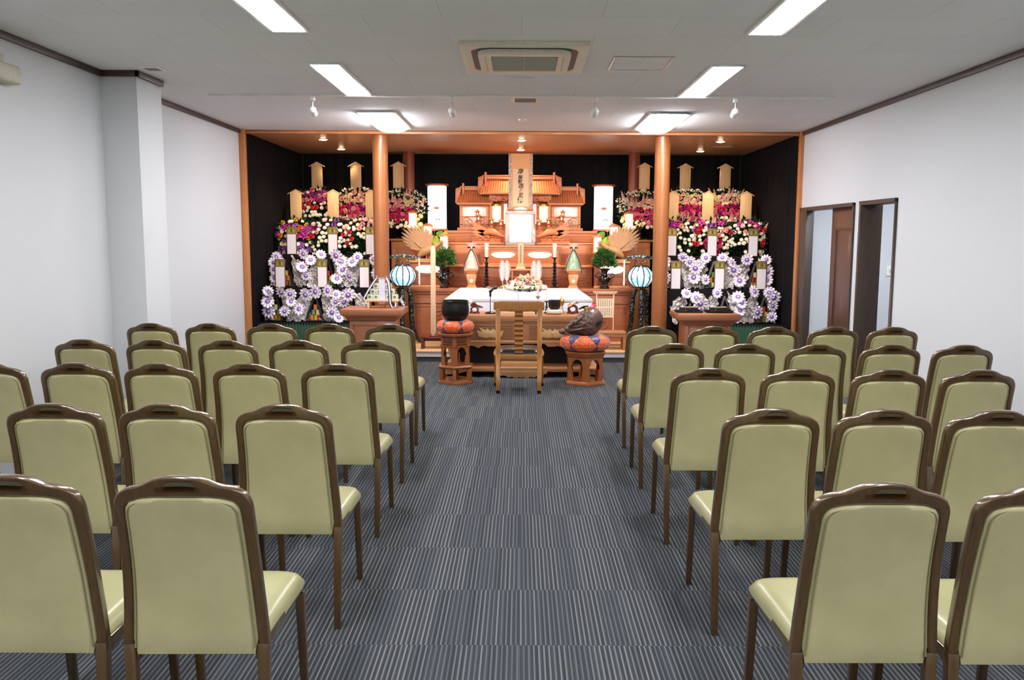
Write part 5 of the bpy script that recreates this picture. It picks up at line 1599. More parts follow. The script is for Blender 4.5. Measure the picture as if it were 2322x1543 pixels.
# wooden fish
t = thing('wooden_fish', 'big dark brown carved wooden fish drum with a slit, on a brocade cushion', 'drum', (.672, 8.78, .505))
MOK = plain('dark_carved_wood', '5e443a', .38, var=.3, scale=9, coat=.1, bmp=.3)
def fish(u, v):
    th_ = u * 2 * PI; ph = v * PI
    d = Vector((math.sin(ph) * math.cos(th_), math.sin(ph) * math.sin(th_), math.cos(ph)))
    x, y, z = d.x * .150, d.y * .15, d.z * .148
    # swell towards the upper right, snout to the lower left
    if d.x < 0:
        k = (-d.x) ** 2.0
        x -= .10 * k; z -= .085 * k; z *= (1 - .45 * k * .8); y *= (1 - .5 * k)
    z += .02 * math.sin(ph) * math.cos(th_)
    n = noise.noise(Vector((x, y, z)) * 22) * .008 * (1 if d.x < .35 else .15)
    n += .006 * math.sin(18 * (d.x + d.z)) * (1 if d.x < .1 else 0)
    p = Vector((x + .035, y, z + .135)) + d * n
    return (p.x, p.y, max(p.z, -.02 + .0))
m = MB(); m.grid(fish, 64, 40); b_ = m.build('body', MOK, t, angle=2.0)
m = MB()
m.prism([(.085, .115), (.10, .10), (.135, .125), (.155, .155), (.15, .162), (.11, .145), (.088, .13)], -.135, -.05); m.build('slit', plain('slit_black', '060404', .9), t)  # black block replaces the hollow; its darkness is put into the colour
m = MB()
for pts in ([(-.10, -.10, .09), (-.03, -.135, .12), (.03, -.145, .16), (.05, -.12, .21), (.03, -.09, .235), (.0, -.10, .21), (.0, -.13, .16)],
            [(-.20, -.06, .04), (-.12, -.10, .06), (-.04, -.14, .08), (.04, -.15, .09)],
            [(-.20, -.04, .08), (-.12, -.09, .13), (-.06, -.11, .18), (-.01, -.09, .22)],
            [(-.23, -.05, .05), (-.19, -.075, .02), (-.12, -.09, .0)]):
    m.tube(pts, [.006] + [.012] * (len(pts) - 2) + [.005], 8)
m.ball((-.11, -.085, .14), .028, 12, 8); m.ball((-.19, -.05, .065), .03, 12, 8)
m.ball((-.235, 0, .035), .04, 12, 8, s=(1, 1.2, .8))
m.build('carved_ridges', MOK, t)
t = thing('striker_cloth', 'small crumpled red, pink and yellow cloth on top of the wooden fish', 'cloth', (.70, 8.78, .775))
for i, (c, x, z, r_) in enumerate((('pink', .04, .02, .032), ('red', .055, .035, .024), ('yellow', -.02, .012, .03), ('pale_pink', .01, .022, .03), ('orange', .075, .006, .02))):
    m = MB(); rr = random.Random(i)
    m.grid(lambda u, v: (x + math.sin(v * PI) * math.cos(u * 2 * PI) * r_ * (1 + .25 * math.sin(u * 25 + i)), -.01 + .01 * (i % 2) + math.sin(v * PI) * math.sin(u * 2 * PI) * r_ * .8, z + math.cos(v * PI) * r_ * .6 * (1 + .2 * math.sin(u * 19))), 28, 10)
    m.build('cloth_fold', FM[c], t)
m = MB(); m.tube([(-.10, -.02, .0), (-.05, -.02, .022), (.0, -.02, .03)], [.006, .012, .008], 8); m.build('striker', BLACK, t)

# ================================================================ THINGS BESIDE THE DESK
t = thing('low_stool', 'small dark red low stool on the platform under the tall grave tablet', 'stool', (-1.09, 10.52, .135), group='low stools on the platform')
m = MB(); m.box(-.145, .17, -.09, .09, .125, .145); m.build('seat', RB2, t, bevel=.003)
for k in (-.12, .145):
    m = MB(); m.prism([(k - .02, 0), (k + .02, 0), (k + .013, .125), (k - .013, .125)], -.085, .085); m.build('leg', RB2, t, bevel=.002)
MB().box(-.11, .13, -.01, .01, .09, .125).build('rail', RB2, t)
t = thing('grave_tablet', 'long narrow pale wooden grave tablet standing upright left of the coffin', 'tablet', (-1.082, 10.5, .28))
m = MB(); m.prism([(-.006, 0), (.006, 0), (.032, .05), (.036, 1.09), (.026, 1.115), (0, 1.122), (-.018, 1.115), (-.024, 1.09), (-.030, .05)], -.009, .009); t.rotation_euler.y = R(0)
m.build('board', PALE, t, bevel=.002)
m = MB(); m.box(-.05, .055, -.02, .02, 0, .012); m.build('holder', RB2, t, bevel=.002)
t = thing('low_stool', 'light wooden low stool with scalloped apron under the framed writing board', 'stool', (1.13, 10.5, .135), group='low stools on the platform')
m = MB(); m.box(-.17, .17, -.13, .13, .20, .225); m.build('seat', DESKW, t, bevel=.003)
pts = [(-.16, .20), (-.16, .14)] + [(-.14 + .28 * i / 20, .155 + .012 * abs(math.sin(i * .8))) for i in range(21)] + [(.16, .14), (.16, .20)]
m = MB(); m.prism(pts, -.125, -.11); m.build('apron', DESKW, t, bevel=.001)
for k in (-1, 1):
    for q in (-1, 1):
        m = MB(); m.box(k * .15 - .018, k * .15 + .018, q * .105 - .018, q * .105 + .018, 0, .20); m.build('leg', DESKW, t, bevel=.002)
MB().box(-.15, .15, -.01, .01, .04, .06).build('stretcher', DESKW, t)
t = thing('writing_board', 'pale framed board with two rows of vertical writing, right of the coffin', 'board', (1.045, 10.5, .362))
m = MB()
for k in (-1, 1): m.box(k * .105 - .007, k * .105 + .007, -.008, .008, 0, .46)
m.box(-.15, .15, -.016, .016, .475, .488); m.box(-.135, .135, -.012, .012, .46, .475)
m.box(-.105, .105, -.006, .006, .28, .292); m.box(-.105, .105, -.006, .006, .165, .177)
m.build('frame', PALE, t, bevel=.002)
for z0, z1, in ((.177, .28), (.292, .40)):
    m = MB(); m.box(-.098, .098, -.004, .004, z0, z1); sh = m.build('sheet', plain('cream_scroll_paper', 'e2c8a0', .7), t)
    m = MB()
    for i in range(7):
        for j in range(4): scribble(m, -.08 + i * .0265, z1 - .016 - j * .0235, .019, -.0041, i * 7 + j)
    m.build('writing', INK, sh)

# side tables
def side_table(x, zt, y0, lb, name, shift=0):
    t = thing(name, lb, 'table', (x, y0 + .28, 0), group='wooden side tables before the columns')
    m = MB(); m.box(-.35, .35, -.28, .28, zt - .068, zt); m.build('table_top', TABW, t, bevel=.004)
    m = MB(); m.box(-.325, .325, -.26, .26, zt - .085, zt - .068); m.frus(-.275, .275, -.22, .22, zt - .13, -.305, .305, -.245, .245, zt - .085); m.build('moulding', TABW, t, bevel=.003)
    m = MB(); m.box(-.26, .26, -.20, .20, .03, zt - .13); m.box(-.29, .29, -.23, .23, 0, .03); m.build('body', TABW, t, bevel=.004)
    m = MB(); panel_relief(m, 0, .29, -.20, .22, .22, 0); ringbar(m, 0, .33, -.206, .07, .07, .005)
    for k in range(6):
        a = k * PI / 3; ringbar(m, .03 * math.cos(a), .33 + .03 * math.sin(a), -.206, .02, .02, .004, n=12)
    m.build('carved_panel', ALTD, t)
    return t
side_table(-1.69, .69, 9.58, 'brown wooden side table in front of the left column, carrying a ribboned box', 'incense_table')
side_table(2.135, .655, 9.56, 'brown wooden side table right of the right column, carrying two black trays', 'incense_table')
# ribboned display on the left table
t = thing('gift_display', 'stepped pale display of white boxes with striped ribbon, on the left side table', 'display', (-1.60, 9.86, .69))
m = MB(); m.box(-.195, .195, -.075, .075, .075, .097); m.build('board', PALE, t, bevel=.002)
for k in (-1, 1):
    m = MB(); m.box(k * .155 - .012, k * .155 + .012, -.07, .07, 0, .075); m.build('leg', PALE, t, bevel=.002)
BX = plain('mint_white_box', 'd2d8c4', .5); CX = plain('green_emblem', '6a8068', .5)
for row, (n, z) in enumerate(((5, .097), (4, .16), (3, .223))):
    for i in range(n):
        x = (i - (n - 1) / 2) * .072
        m = MB(); m.box(x - .034, x + .034, -.03, .03, z, z + .060); b_ = m.build('box', BX, t, bevel=.002)
        m = MB(); m.lathe([(.016, 0), (.016, .002), (0, .002)], 14, M=T(x, -.03, z + .03, rx=R(90))); m.build('emblem', CX, b_)
m = MB(); m.box(-.036, .036, -.04, -.036, .05, .345); m.build('paper_strip', plain('lilac_paper', 'd4d4e4', .6), t)
m = MB()
for i in range(5): scribble(m, -.018 + i * .009, .335, .007, -.0401, i)
m.build('inscription', INK, t)
m = MB(); m.box(-.03, .03, -.02, .04, 0, .075); m.build('centre_foot', plain('copper_glass', 'b87858', .3), t, bevel=.004)
WR = plain('ribbon_white', 'e4e2ea', .5); NR = plain('ribbon_navy', '1e1a38', .5)
def ribbon(pts, w, par, side=(1, 0, 0)):
    for (a, b, mt) in ((-1, -.45, NR), (-.45, .45, WR), (.45, 1, NR)):
        m = MB(); vs_ = []
        for p in pts:
            vs_.append((p[0] + a * w, p[1], p[2])); vs_.append((p[0] + b * w, p[1], p[2]))
        n = len(pts)
        m.add(vs_, [(2 * i, 2 * i + 1, 2 * i + 3, 2 * i + 2) for i in range(n - 1)])
        vb = [(x, y + .0015, z) for x, y, z in vs_]
        m.add(vb, [(2 * i, 2 * i + 2, 2 * i + 3, 2 * i + 1) for i in range(n - 1)])
        m.build('ribbon', mt, par)
ribbon([(0, -.03, .355), (-.06, -.05, .345), (-.10, -.06, .29), (-.15, -.07, .21), (-.20, -.08, .12)], .018, t)
ribbon([(0, -.03, .355), (.06, -.05, .345), (.085, -.075, .29), (.095, -.08, .18), (.10, -.082, .06), (.125, -.084, -.0 + .005), (.16, -.084, .02), (.165, -.08, .06)], .018, t)
ribbon([(0, -.035, .355), (-.04, -.05, .375), (-.065, -.05, .372), (-.05, -.05, .355), (0, -.045, .352)], .010, t)
ribbon([(0, -.035, .355), (.04, -.05, .373), (.065, -.05, .368), (.05, -.05, .352), (0, -.045, .352)], .010, t)
m = MB()
for i in range(4): m.tube([(.195, -.03, .097), (.22 + .012 * i, -.04, .12 - .03 * i), (.215 + .02 * i, -.045, .07)], [.004, .014, .003], 6)
m.build('silver_bow', plain('silver_cloth', 'dcdcea', .3, metal=.3), t)
m = MB(); m.tube([(.09, -.07, .32), (.20, -.075, .13)], .003, 5); m.build('gold_cord', GOLD, t)
# incense trays on the right table
for x, lb, w in ((1.945, 'left one of the two black incense trays on the right side table', .15), (2.29, 'right one of the two black incense trays on the right side table', .155)):
    t = thing('incense_tray', lb, 'tray', (x, 9.82, .655), group='black incense trays')
    m = MB(); m.box(-w, w, -.08, .08, 0, .010); m.box(-w, w, -.08, -.073, .01, .026); m.box(-w, w, .073, .08, .01, .026); m.box(-w, -w + .007, -.073, .073, .01, .026); m.box(w - .007, w, -.073, .073, .01, .026); m.build('tray', BLACK, t, bevel=.002)
    m = MB(); m.box(-.10, .10, -.04, .05, .01, .062); b_ = m.build('incense_box', DARKM, t, bevel=.003)
    m = MB(); m.box(-.095, .095, -.035, .045, .0625, .064); m.build('ash', plain('ash', 'b8a890', .9), b_)
    m = MB(); m.box(-.045, -.041, -.042, -.040, .012, .06); m.build('gold_edge', GOLD, b_)
# green skirted shelves
def green(x0, x1, lb):
    t = thing('skirted_shelf', lb, 'shelf', ((x0 + x1) / 2, 10.45, .135), group='green skirted shelves')
    w = (x1 - x0) / 2
    m = MB(); m.box(-w, w, 0, .37, .285, .31); m.build('shelf_top', BLACKC, t)
    m = MB()
    def f(u, v):
        return ((u * 2 - 1) * w, -.006 + .008 * abs(math.sin(u * w * 2 / .036 * PI)), .0 + .305 * v)
    m.grid(f, int(w * 2 / .006), 2); m.build('skirt', plain('green_pleated_cloth', '1f4a30', .5, sheen=.2), t)
    m = MB(); m.box(-w, w, .02, .37, 0, .28); m.build('box', BLACKC, t)
green(-3.24, -1.98, 'green pleated skirt shelf at the foot of the left flower bank')
green(2.0, 3.24, 'green pleated skirt shelf at the foot of the right flower bank')
# ================================================================ FLOWER BANKS
LS = plain('black_cloth_step', '17161a', .9, spec=.1)
for s, lb in ((-1, 'left'), (1, 'right')):
    m = MB()
    for y0, y1, z1 in ((10.83, 11.12, .86), (11.12, 11.5, 1.275), (11.5, 11.85, 1.73), (11.85, 12.4, 1.73)):
        xa, xb = sorted((s * (2.0 if y0 > 11.8 else 1.87), s * 3.24)); m.box(xa, xb, y0, y1, .137, z1)
    tag(m.build('stepped_stand', LS, bevel=.004), 'black cloth-covered stepped stand carrying the %s flower bank' % lb, 'stand', 'black stepped stands')

def arrangement(x, y, z0, w, h, bulge, palette, lab, seed, n=(9, 8), pot=None, leafn=420, size=1.0):
    t = thing('flower_arrangement', lab, 'flower arrangement', (x, y, z0), group='funeral flower arrangements')
    rr = random.Random(seed)
    def surf(u, v):
        # u -1..1, v 0..1 ; a fan opening upwards with a rounded crown
        v = max(0.0, v)
        ww = w / 2 * (.72 + .28 * math.sin(min(1, v * 1.25) * PI / 2))
        top = h * (1 - .22 * abs(u) ** 2.4)
        zz = top * v
        yy = -bulge * (1 - .55 * u * u) * (1 - .75 * v ** 1.6) 
        return Vector((max(-3.2 - x, min(3.2 - x, u * ww)), yy, zz))
    m = MB()
    for i in range(leafn):
        u = rr.uniform(-1.02, 1.02); v = rr.uniform(-.02, 1.0)
        p = surf(u, v) + Vector((0, .02 + rr.uniform(0, .05), 0))
        ax = Vector((u * .8 + rr.uniform(-.6, .6), -.7 + rr.uniform(-.4, .4), .35 + rr.uniform(-.5, .7))).normalized()
        sd = ax.cross(Vector((rr.uniform(-1, 1), rr.uniform(-1, 1), rr.uniform(-1, 1)))).normalized(); nn = ax.cross(sd)
        L = rr.uniform(.05, .10); W_ = rr.uniform(.012, .024)
        m.add([p, p + ax * L * .45 + sd * W_ + nn * L * .1, p + ax * L, p + ax * L * .45 - sd * W_ + nn * L * .1], [(0, 1, 2), (0, 2, 3)])
    m.build('foliage', LEAF, t, smooth=False)
    if pot:
        m = MB(); m.lathe([(0, pot), (.09, pot), (.11, pot + .02), (.10, -.03), (.12, 0), (.0, 0)], 24, M=T(0, .08, 0)); m.build('pot', BLACK, t)
    else:
        m = MB(); m.box(-w * .3, w * .3, .0, .08, 0, h * .5); m.build('flower_foam', LS, t)
    nu, nv = n; cnt = 0
    for j in range(nv):
        for i in range(nu):
            u = -1 + 2 * (i + .5 * (j % 2)) / (nu - .5) + rr.uniform(-.06, .06); v = (j + .3 + rr.uniform(-.2, .2)) / nv
            if abs(u) > 1.05: continue
            c = palette(u, v, rr)
            if c is None: continue
            kd, cl = c
            p = surf(u, v)
            nrm = Vector((u * .45, -1.0 + .35 * v, .25 + .6 * v ** 2))
            sc = size * rr.uniform(.85, 1.15) * (.80 if c == ('chrysanthemum', 'white') else 1)
            if kd in ('snapdragon',):
                p.z -= .05; nrm = Vector((u * .5, -.25, 1)); sc *= .85
            if kd == 'flower_spray': nrm = Vector((u * .7, -.5, .9)); p.z += .02
            if cnt >= 98: break
            put_flower(kd, cl, t, (p.x + rr.uniform(-.012, .012), p.y - .012, p.z + rr.uniform(-.01, .01)), nrm, sc, rr.uniform(0, 6)); cnt += 1
    return t
C = lambda rr, *a: rr.choice(a)
W_M = ('chrysanthemum', 'white')
def pal_pink_top(u, v, rr):       # sprays above, pale pink in the middle, hot pink below
    if v > .84: return ('flower_spray', 'white') if rr.random() < .8 else ('snapdragon', 'pale_pink')
    if v > .56: return C(rr, ('carnation', 'pale_pink'), ('orchid', 'pale_pink'), ('carnation', 'cream'), ('snapdragon', 'pale_pink'), ('chrysanthemum', 'cream'))
    if v > .16: return C(rr, ('carnation', 'hot_pink'), ('carnation', 'hot_pink'), ('carnation', 'pink'), ('chrysanthemum', 'hot_pink'), ('carnation', 'pale_pink'), ('carnation', 'magenta'))
    return C(rr, ('snapdragon', 'pale_pink'), W_M, ('carnation', 'pink'), W_M)
def pal_corner(u, v, rr):         # purple and pink crown over a loose grid of white
    if v > .80: return C(rr, W_M, ('carnation', 'pink'), ('flower_spray', 'white'), ('orchid', 'magenta'))
    if v > .58: return C(rr, ('orchid', 'magenta'), ('carnation', 'pink'), ('orchid', 'pink'), ('carnation', 'pale_pink'))
    if v > .40: return C(rr, ('carnation', 'red'), W_M, ('carnation', 'pink'), W_M)
    return W_M if rr.random() < .6 else None
def pal_white(u, v, rr, top='magenta', col=None):
    if v > .80: return C(rr, ('orchid', top), ('orchid', 'magenta'), ('carnation', 'purple'), W_M, ('chrysanthemum', 'pale_pink'), ('snapdragon', 'pale_pink'), W_M)
    if v > .60: return C(rr, W_M, W_M, ('carnation', 'red') if rr.random() < .4 else W_M, W_M, ('carnation', 'pale_pink'))
    if col and abs(u) < .42: return C(rr, ('carnation', col), ('carnation', 'hot_pink'), ('carnation', 'pale_pink'), ('chrysanthemum', 'hot_pink'))
    if v > .36: return C(rr, W_M, W_M, W_M, ('carnation', 'red') if abs(u) > .6 else W_M) if rr.random() < .85 else None
    return W_M if rr.random() < .38 else None
def pal_left_edge(u, v, rr):
    if v > .78: return C(rr, ('orchid', 'magenta'), ('orchid', 'purple'), W_M, ('carnation', 'yellow'))
    if v > .5: return C(rr, ('carnation', 'orange'), ('carnation', 'yellow'), W_M, W_M, ('orchid', 'magenta'))
    return C(rr, W_M, W_M, ('chrysanthemum', 'cream'), ('orchid', 'purple')) if rr.random() < .62 else None
def pal_inner(u, v, rr, s=1):
    if v > .80: return C(rr, ('flower_spray', 'white'), ('flower_spray', 'white'), ('snapdragon', 'pale_pink'))
    if u * s > .62: return ('flower_spray', 'white') if v > .45 else ('chrysanthemum', 'cream')
    if v > .55: return C(rr, ('orchid', 'pale_pink'), ('carnation', 'cream'), ('carnation', 'pale_pink'), ('snapdragon', 'pale_pink'))
    if v > .15: return C(rr, ('carnation', 'hot_pink'), ('carnation', 'hot_pink'), ('chrysanthemum', 'pink'), ('carnation', 'pink'))
    return C(rr, W_M, ('flower_spray', 'cream'))
# left bank
arrangement(-2.83, 12.02, 1.73, .56, .44, .16, pal_corner, 'upper outer arrangement of the left flower bank, pink and magenta over white blooms', 1, (9, 8))
arrangement(-2.27, 12.02, 1.73, .58, .44, .16, pal_pink_top, 'upper middle arrangement of the left flower bank, white sprays over pale and hot pink', 2, (11, 9))
arrangement(-1.67, 12.16, 1.64, .64, .52, .15, lambda u, v, rr: pal_inner(u, v, rr, 1), 'pink and white arrangement in a black pot behind the left front column', 3, (11, 9), pot=-.155)
arrangement(-3.0, 11.41, 1.275, .48, .47, .14, pal_left_edge, 'lower outermost arrangement of the left flower bank, orange, yellow and purple among white', 4, (8, 8))
arrangement(-2.54, 11.41, 1.275, .54, .48, .15, pal_white, 'lower middle arrangement of the left flower bank, rows of white blooms under magenta orchids', 5, (8, 9))
arrangement(-2.06, 11.41, 1.275, .50, .48, .15, lambda u, v, rr: pal_white(u, v, rr, 'pink'), 'lower inner arrangement of the left flower bank beside the column, white blooms with red accents', 6, (8, 9))
# right bank
arrangement(1.69, 12.16, 1.64, .62, .52, .15, lambda u, v, rr: pal_inner(u, v, rr, -1), 'pink and white arrangement in a black pot behind the right front column', 7, (11, 9), pot=-.155)
arrangement(2.29, 12.02, 1.73, .60, .45, .16, pal_pink_top, 'upper middle arrangement of the right flower bank, white sprays over pink blooms', 8, (11, 9))
arrangement(2.85, 12.02, 1.73, .56, .45, .16, pal_pink_top, 'upper outer arrangement of the right flower bank, pale lilies over hot pink blooms', 9, (10, 9))
arrangement(2.07, 11.41, 1.275, .50, .48, .15, pal_white, 'lower inner arrangement of the right flower bank beside the column, magenta orchids over white', 10, (8, 9))
arrangement(2.53, 11.41, 1.275, .52, .48, .15, lambda u, v, rr: pal_white(u, v, rr, 'pale_pink', 'hot_pink'), 'lower middle arrangement of the right flower bank with a hot pink column down its centre', 11, (9, 9))
arrangement(3.02, 11.41, 1.275, .50, .48, .15, lambda u, v, rr: pal_white(u, v, rr, 'magenta'), 'lower outermost arrangement of the right flower bank, red rows among white blooms', 12, (8, 9))

# ---------------------------------------------------------------- name boards and plaques
POS = {-1: ('outermost', 'middle', 'innermost'), 1: ('innermost', 'middle', 'outermost')}
PLB = wood('plain_board', 'cdaa7a', 'd9b98c', .55, 'Z', 5)
def house_board(x, y, z0, h, lab):
    t = thing('name_board', lab, 'name board', (x, y, z0), group='blank house-shaped name boards')
    w = .076
    m = MB(); m.prism([(-w, 0), (w, 0), (w, h - .055), (0, h - .012), (-w, h - .055)], -.006, .006); m.build('board', PLB, t, bevel=.0015)
    m = MB()
    for s in (-1, 1):
        p = [(0, h), (s * (w + .036), h - .062), (s * (w + .033), h - .072), (0, h - .012)]
        m.prism(p if s < 0 else p[::-1], -.012, .012)
    m.build('roof', PLB, t, bevel=.001)
    m = MB(); m.box(-.008, .008, .006, .016, -(z0 - 1.73), h * .6); m.build('stake', TWIG, t)
    return t
for s, xs in ((-1, (-2.885, -2.335, -1.745)), (1, (1.755, 2.32, 2.885))):
    for i, x in enumerate(xs):
        if abs(x) > 1.8: house_board(x, 12.22, 2.19, .37, 'blank wooden house-shaped name board, back row, %s of the three above the %s flower bank' % (POS[s][i], 'left' if s < 0 else 'right'))
        else:
            t = house_board(x, 12.3, 2.2, .375, 'blank wooden house-shaped name board beside the %s rear column, back row' % ('left' if s < 0 else 'right'))
for s, xs in ((-1, (-3.02, -2.52, -2.01)), (1, (2.04, 2.51, 3.02))):
    for i, x in enumerate(xs):
        house_board(x, 11.56, 1.735, .405, 'blank wooden house-shaped name board, middle row, %s one of the %s flower bank' % (POS[s][i], 'left' if s < 0 else 'right'))
DOLIVE = plain('olive_gold_print', '8c8038', .45, metal=.4, var=.2, scale=50)
def plaque(x, y, z0, h, lab, grp):
    t = thing('name_plaque', lab, 'plaque', (x, y, z0), group='blank paper name plaques')
    w = .066
    m = MB(); m.box(-w, w, 0, .010, 0, h); m.build('board', plain('brown_plaque_frame', '5a4a34', .45), t, bevel=.002)
    m = MB(); m.box(-w + .010, w - .010, -.002, 0, h * .72, h - .010); m.build('gold_header', DOLIVE, t)
    m = MB(); m.box(-w + .010, w - .010, -.0025, 0, .008, h * .72); m.build('paper', PAPER, t)
    zc = h * .855
    m = MB(); m.box(-.010, .010, -.004, -.002, zc - .020, zc + .024); m.box(-.014, .014, -.0035, -.002, zc - .004, zc + .006); m.build('crest', plain('crest_brown', '5c5030', .6), t)
    m = MB()
    for s in (-1, 1):
        m.prism([(s * .016, zc - .025), (s * .036, zc - .03), (s * .040, zc - .005), (s * .030, zc + .022), (s * .018, zc + .012)][::s], -.0035, -.002)
    m.build('crest_leaves', plain('crest_pale_gold', 'b4a45c', .4, metal=.4), t)
for s, xs in ((-1, (-2.98, -2.445, -1.955)), (1, (1.963, 2.488, 3.02))):
    for i, x in enumerate(xs):
        plaque(x, 11.135, 1.277, .362, 'white paper plaque with gold header, upper row, %s of the %s bank' % (POS[s][i], 'left' if s < 0 else 'right'), 0)
for s, xs in ((-1, (-3.06, -2.525, -1.99)), (1, (1.975, 2.53, 3.062))):
    for i, x in enumerate(xs):
        plaque(x, 10.85, .862, .362, 'white paper plaque with gold header, lower row, %s of the %s bank' % (POS[s][i], 'left' if s < 0 else 'right'), 0)

# ---------------------------------------------------------------- foil-wrapped offerings with rosettes
def foil():
    m_, nt, p_ = base('silver_foil')
    v = coords(nt)
    vo = nt.nodes.new('ShaderNodeTexVoronoi'); vo.inputs['Scale'].default_value = 45; nt.links.new(v, vo.inputs['Vector'])
    n = noise_tex(nt, v, 25, 4, .7)
    nt.links.new(ramp(nt, n, [(.3, lin('fbf2f6')), (.6, lin('ffffff')), (.75, lin('ffe2c8'))]), p_.inputs['Base Color'])
    p_.inputs['Metallic'].default_value = .15; p_.inputs['Roughness'].default_value = .3
    bump(nt, p_, vo.outputs['Distance'], 1.0, .03)
    return m_
FOIL = foil()
LIL = plain('lilac_white_petals', 'e6dcee', .35, var=.08, scale=50)
LAV = plain('lavender_centre', 'cdb6ea', .4)
PUR = plain('purple_ring', '7456ac', .45, var=.2, scale=60)
SIL = plain('silver_edge', 'f0eef4', .2, metal=.6)
CANC = [plain('can_' + c, h, .3) for c, h in (('orange', 'd07a30'), ('gold', 'c8a030'), ('red', 'b83a28'), ('green', '6a8a58'), ('cream', 'd8cfa8'))]
def rosette_mesh():
    m = MB(); N = 44
    vs = []; rings = ((.0, .012, 0), (.013, .014, 0), (.015, .006, 1), (.028, .010, 1), (.035, .002, 0), (.058, .010, 0), (.072, .006, 2))
    for r, z, c in rings[1:]:
        for i in range(N):
            a = 2 * PI * i / N
            k = 1 + (.10 * math.sin(a * 11) if r > .05 else 0)
            zz = z + (.010 * math.sin(a * 11 + 1) if r > .05 else 0)
            vs.append((r * k * math.cos(a), r * k * math.sin(a), zz))
    n = len(rings) - 1
    ctr = len(vs); vs.append((0, 0, .02))
    for mi, (j0, j1) in ((3, (None, 0)), (3, (0, 1)), (1, (1, 2)), (0, (2, 3)), (0, (3, 4)), (2, (4, 5))):
        fs = []
        for i in range(N):
            k = (i + 1) % N
            fs.append((ctr, i, k) if j0 is None else (j0 * N + i, j1 * N + i, j1 * N + k, j0 * N + k))
        m.f += fs; m.m += [mi] * N
    m.v = [tuple(p) for p in vs]
    o = m.build('rosette', [LIL, PUR, SIL, LAV], None, angle=1.2); me = o.data; bpy.data.objects.remove(o)
    return me
ROS = rosette_mesh()
def foil_offering(x, y, z0, h, ros, lab, seed, grp, spread=.22):
    t = thing('foil_offering', lab, 'offering', (x, y, z0), group=grp)
    rr = random.Random(seed)
    for s in (-1, 1):
        m = MB(); ph = rr.uniform(0, 9)
        def f(u, v):
            # crumpled sheet opening like a wing
            xx = s * (.05 + .04 * (1 - v) + u * spread * (.55 + .45 * math.sin(v * PI * .8 + .4)))
            zz = v * h * (1 - .18 * u * (v > .5)) + .02 * math.sin(u * 9 + ph)
            yy = .06 - .10 * u * (1 - v * .3) + .014 * math.sin(u * 21 + v * 17 + ph) + .012 * math.sin(v * 29 - u * 13 + ph)
            return (max(-3.22 - x, min(3.22 - x, xx + .01 * math.sin(v * 23 + ph))), yy, zz)
        m.shell(f, 14, 18, .003)
        m.build('foil_wing', FOIL, t, angle=.5)
    m = MB(); m.box(-.11, .11, -.05, .10, 0, .02); m.build('tray', BLACK, t, bevel=.003)
    for k in range(6):
        cx = (-.05, .0, .05, -.028, .028, 0)[k]; cz = (.02, .02, .02, .085, .085, .15)[k]
        m = MB(); m.lathe([(0, cz), (.024, cz), (.024, cz + .062), (0, cz + .062)], 14, M=T(cx, .0, 0)); m.build('can', CANC[(k + seed) % 5], t)
    RB = plain('black_ribbon', '1c1820', .4)
    for s in (-1, 1):
        m = MB()
        P = [(0, -.01, h * .88), (s * .035, -.035, h * .62), (s * .075, -.05, h * .32), (s * .095, -.055, .03)]
        vs = []
        for i, p in enumerate(P):
            w = .010 + .010 * i / 3; vs += [(p[0] - w, p[1], p[2]), (p[0] + w, p[1] - .004, p[2]), (p[0] - w, p[1] + .003, p[2]), (p[0] + w, p[1] - .001, p[2])]
        fs = []
        for i in range(3):
            a = i * 4; fs += [(a, a + 1, a + 5, a + 4), (a + 2, a + 6, a + 7, a + 3), (a, a + 4, a + 6, a + 2), (a + 1, a + 3, a + 7, a + 5)]
        m.add(vs, fs); m.build('ribbon', RB, t)
    m = MB(); m.box(-.10, .10, .085, .095, .02, h * .8); m.build('backing', BLACKC, t)
    # wire legs crossing in front
    m = MB(); m.tube([(-.16, -.02, .0), (-.06, -.09, .045), (.0, -.09, .02), (.06, -.09, .045), (.16, -.02, .0)], .0022, 5); m.build('wire', CHROME, t)
    for i, (rx, rz) in enumerate(ros):
        o = bpy.data.objects.new('rosette', ROS); COL.objects.link(o); o.parent = t
        lx = max(-3.15, min(3.15, rx)) - x
        o.location = (lx, -.07 - .012 * (i % 3), rz - z0)
        o.rotation_euler = (R(90 + rr.uniform(-35, 20)), 0, R(rr.uniform(-30, 30)))
        sc = rr.uniform(.9, 1.22); o.scale = (sc, sc, sc)
    return t
def near(lst, xs):
    out = {x: [] for x in xs}
    for p in lst: out[min(xs, key=lambda q: abs(q - p[0]))].append(p)
    return out
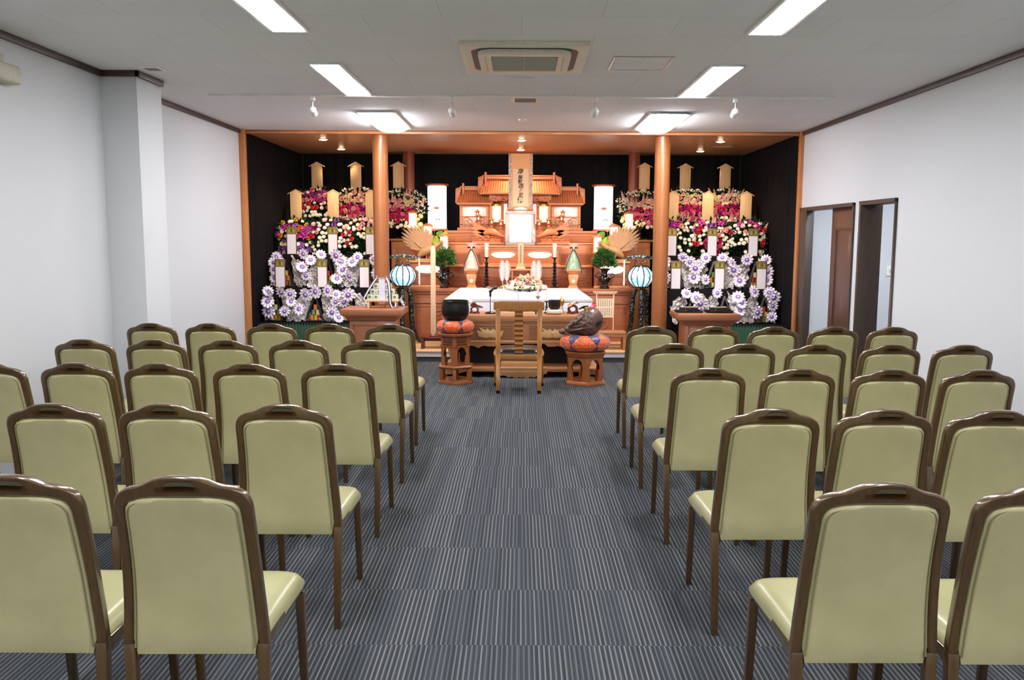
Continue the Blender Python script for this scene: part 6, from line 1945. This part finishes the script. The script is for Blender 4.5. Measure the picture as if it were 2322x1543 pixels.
L3 = [(-3.12, 1.25), (-3.22, 1.18), (-3.28, 1.09), (-3.25, 0.98), (-2.77, 1.29), (-2.55, 1.28), (-2.68, 1.21), (-2.79, 1.12), (-2.75, 1.01), (-2.35, 1.27), (-2.29, 1.19), (-2.28, 1.09), (-2.19, 1.01), (-2.35, 0.97), (-2.08, 1.25), (-2.15, 1.19), (-1.88, 1.22), (-1.84, 1.04)]
L4 = [(-3.17, 0.83), (-3.2, 0.78), (-3.24, 0.7), (-3.22, 0.58), (-2.98, 0.82), (-2.87, 0.8), (-2.87, 0.7), (-2.95, 0.58), (-2.68, 0.79), (-2.55, 0.83), (-2.76, 0.61), (-2.4, 0.84), (-2.3, 0.79), (-2.31, 0.7), (-2.35, 0.57), (-2.21, 0.7), (-2.15, 0.79), (-2.27, 0.5)]
R3 = [(2.07, 1.27), (2.16, 1.21), (2.29, 1.18), (2.23, 1.13), (2.36, 1.26), (2.22, 1.01), (2.36, 0.98), (2.58, 1.26), (2.69, 1.2), (2.89, 1.24), (2.72, 1.11), (2.8, 0.97), (3.13, 1.24), (3.2, 1.16), (3.22, 1.09), (3.2, 0.98), (1.83, 1.2), (1.85, 1.0)]
R4 = [(2.07, 0.82), (2.19, 0.77), (2.24, 0.7), (2.45, 0.83), (2.71, 0.78), (2.75, 0.71), (2.91, 0.85), (3.1, 0.84), (3.18, 0.78), (3.2, 0.67), (3.14, 0.54), (2.95, 0.59), (2.74, 0.61), (2.05, .6)]
k = 20
for nm, lst, xs, y, z0, h in (('upper row', L3, (-3.02, -2.48, -1.99), 10.99, .862, .40), ('lower row', L4, (-3.08, -2.58, -2.16), 10.68, .446, .39), ('upper row', R3, (1.99, 2.48, 3.02), 10.99, .862, .40), ('lower row', R4, (2.16, 2.56, 3.06), 10.68, .446, .39)):
    side = 'left' if xs[0] < 0 else 'right'
    for i, (x, ros) in enumerate(sorted(near(lst, xs).items())):
        k += 1
        sp_ = min(.22, abs(3.24 - abs(x)) if False else .22)
        foil_offering(x, y, z0, h, ros, 'silver foil offering with lilac rosettes, %s, %s of the %s bank' % (nm, POS[-1 if side == 'left' else 1][i], side), k, 'foil-wrapped offerings with rosettes', .21)
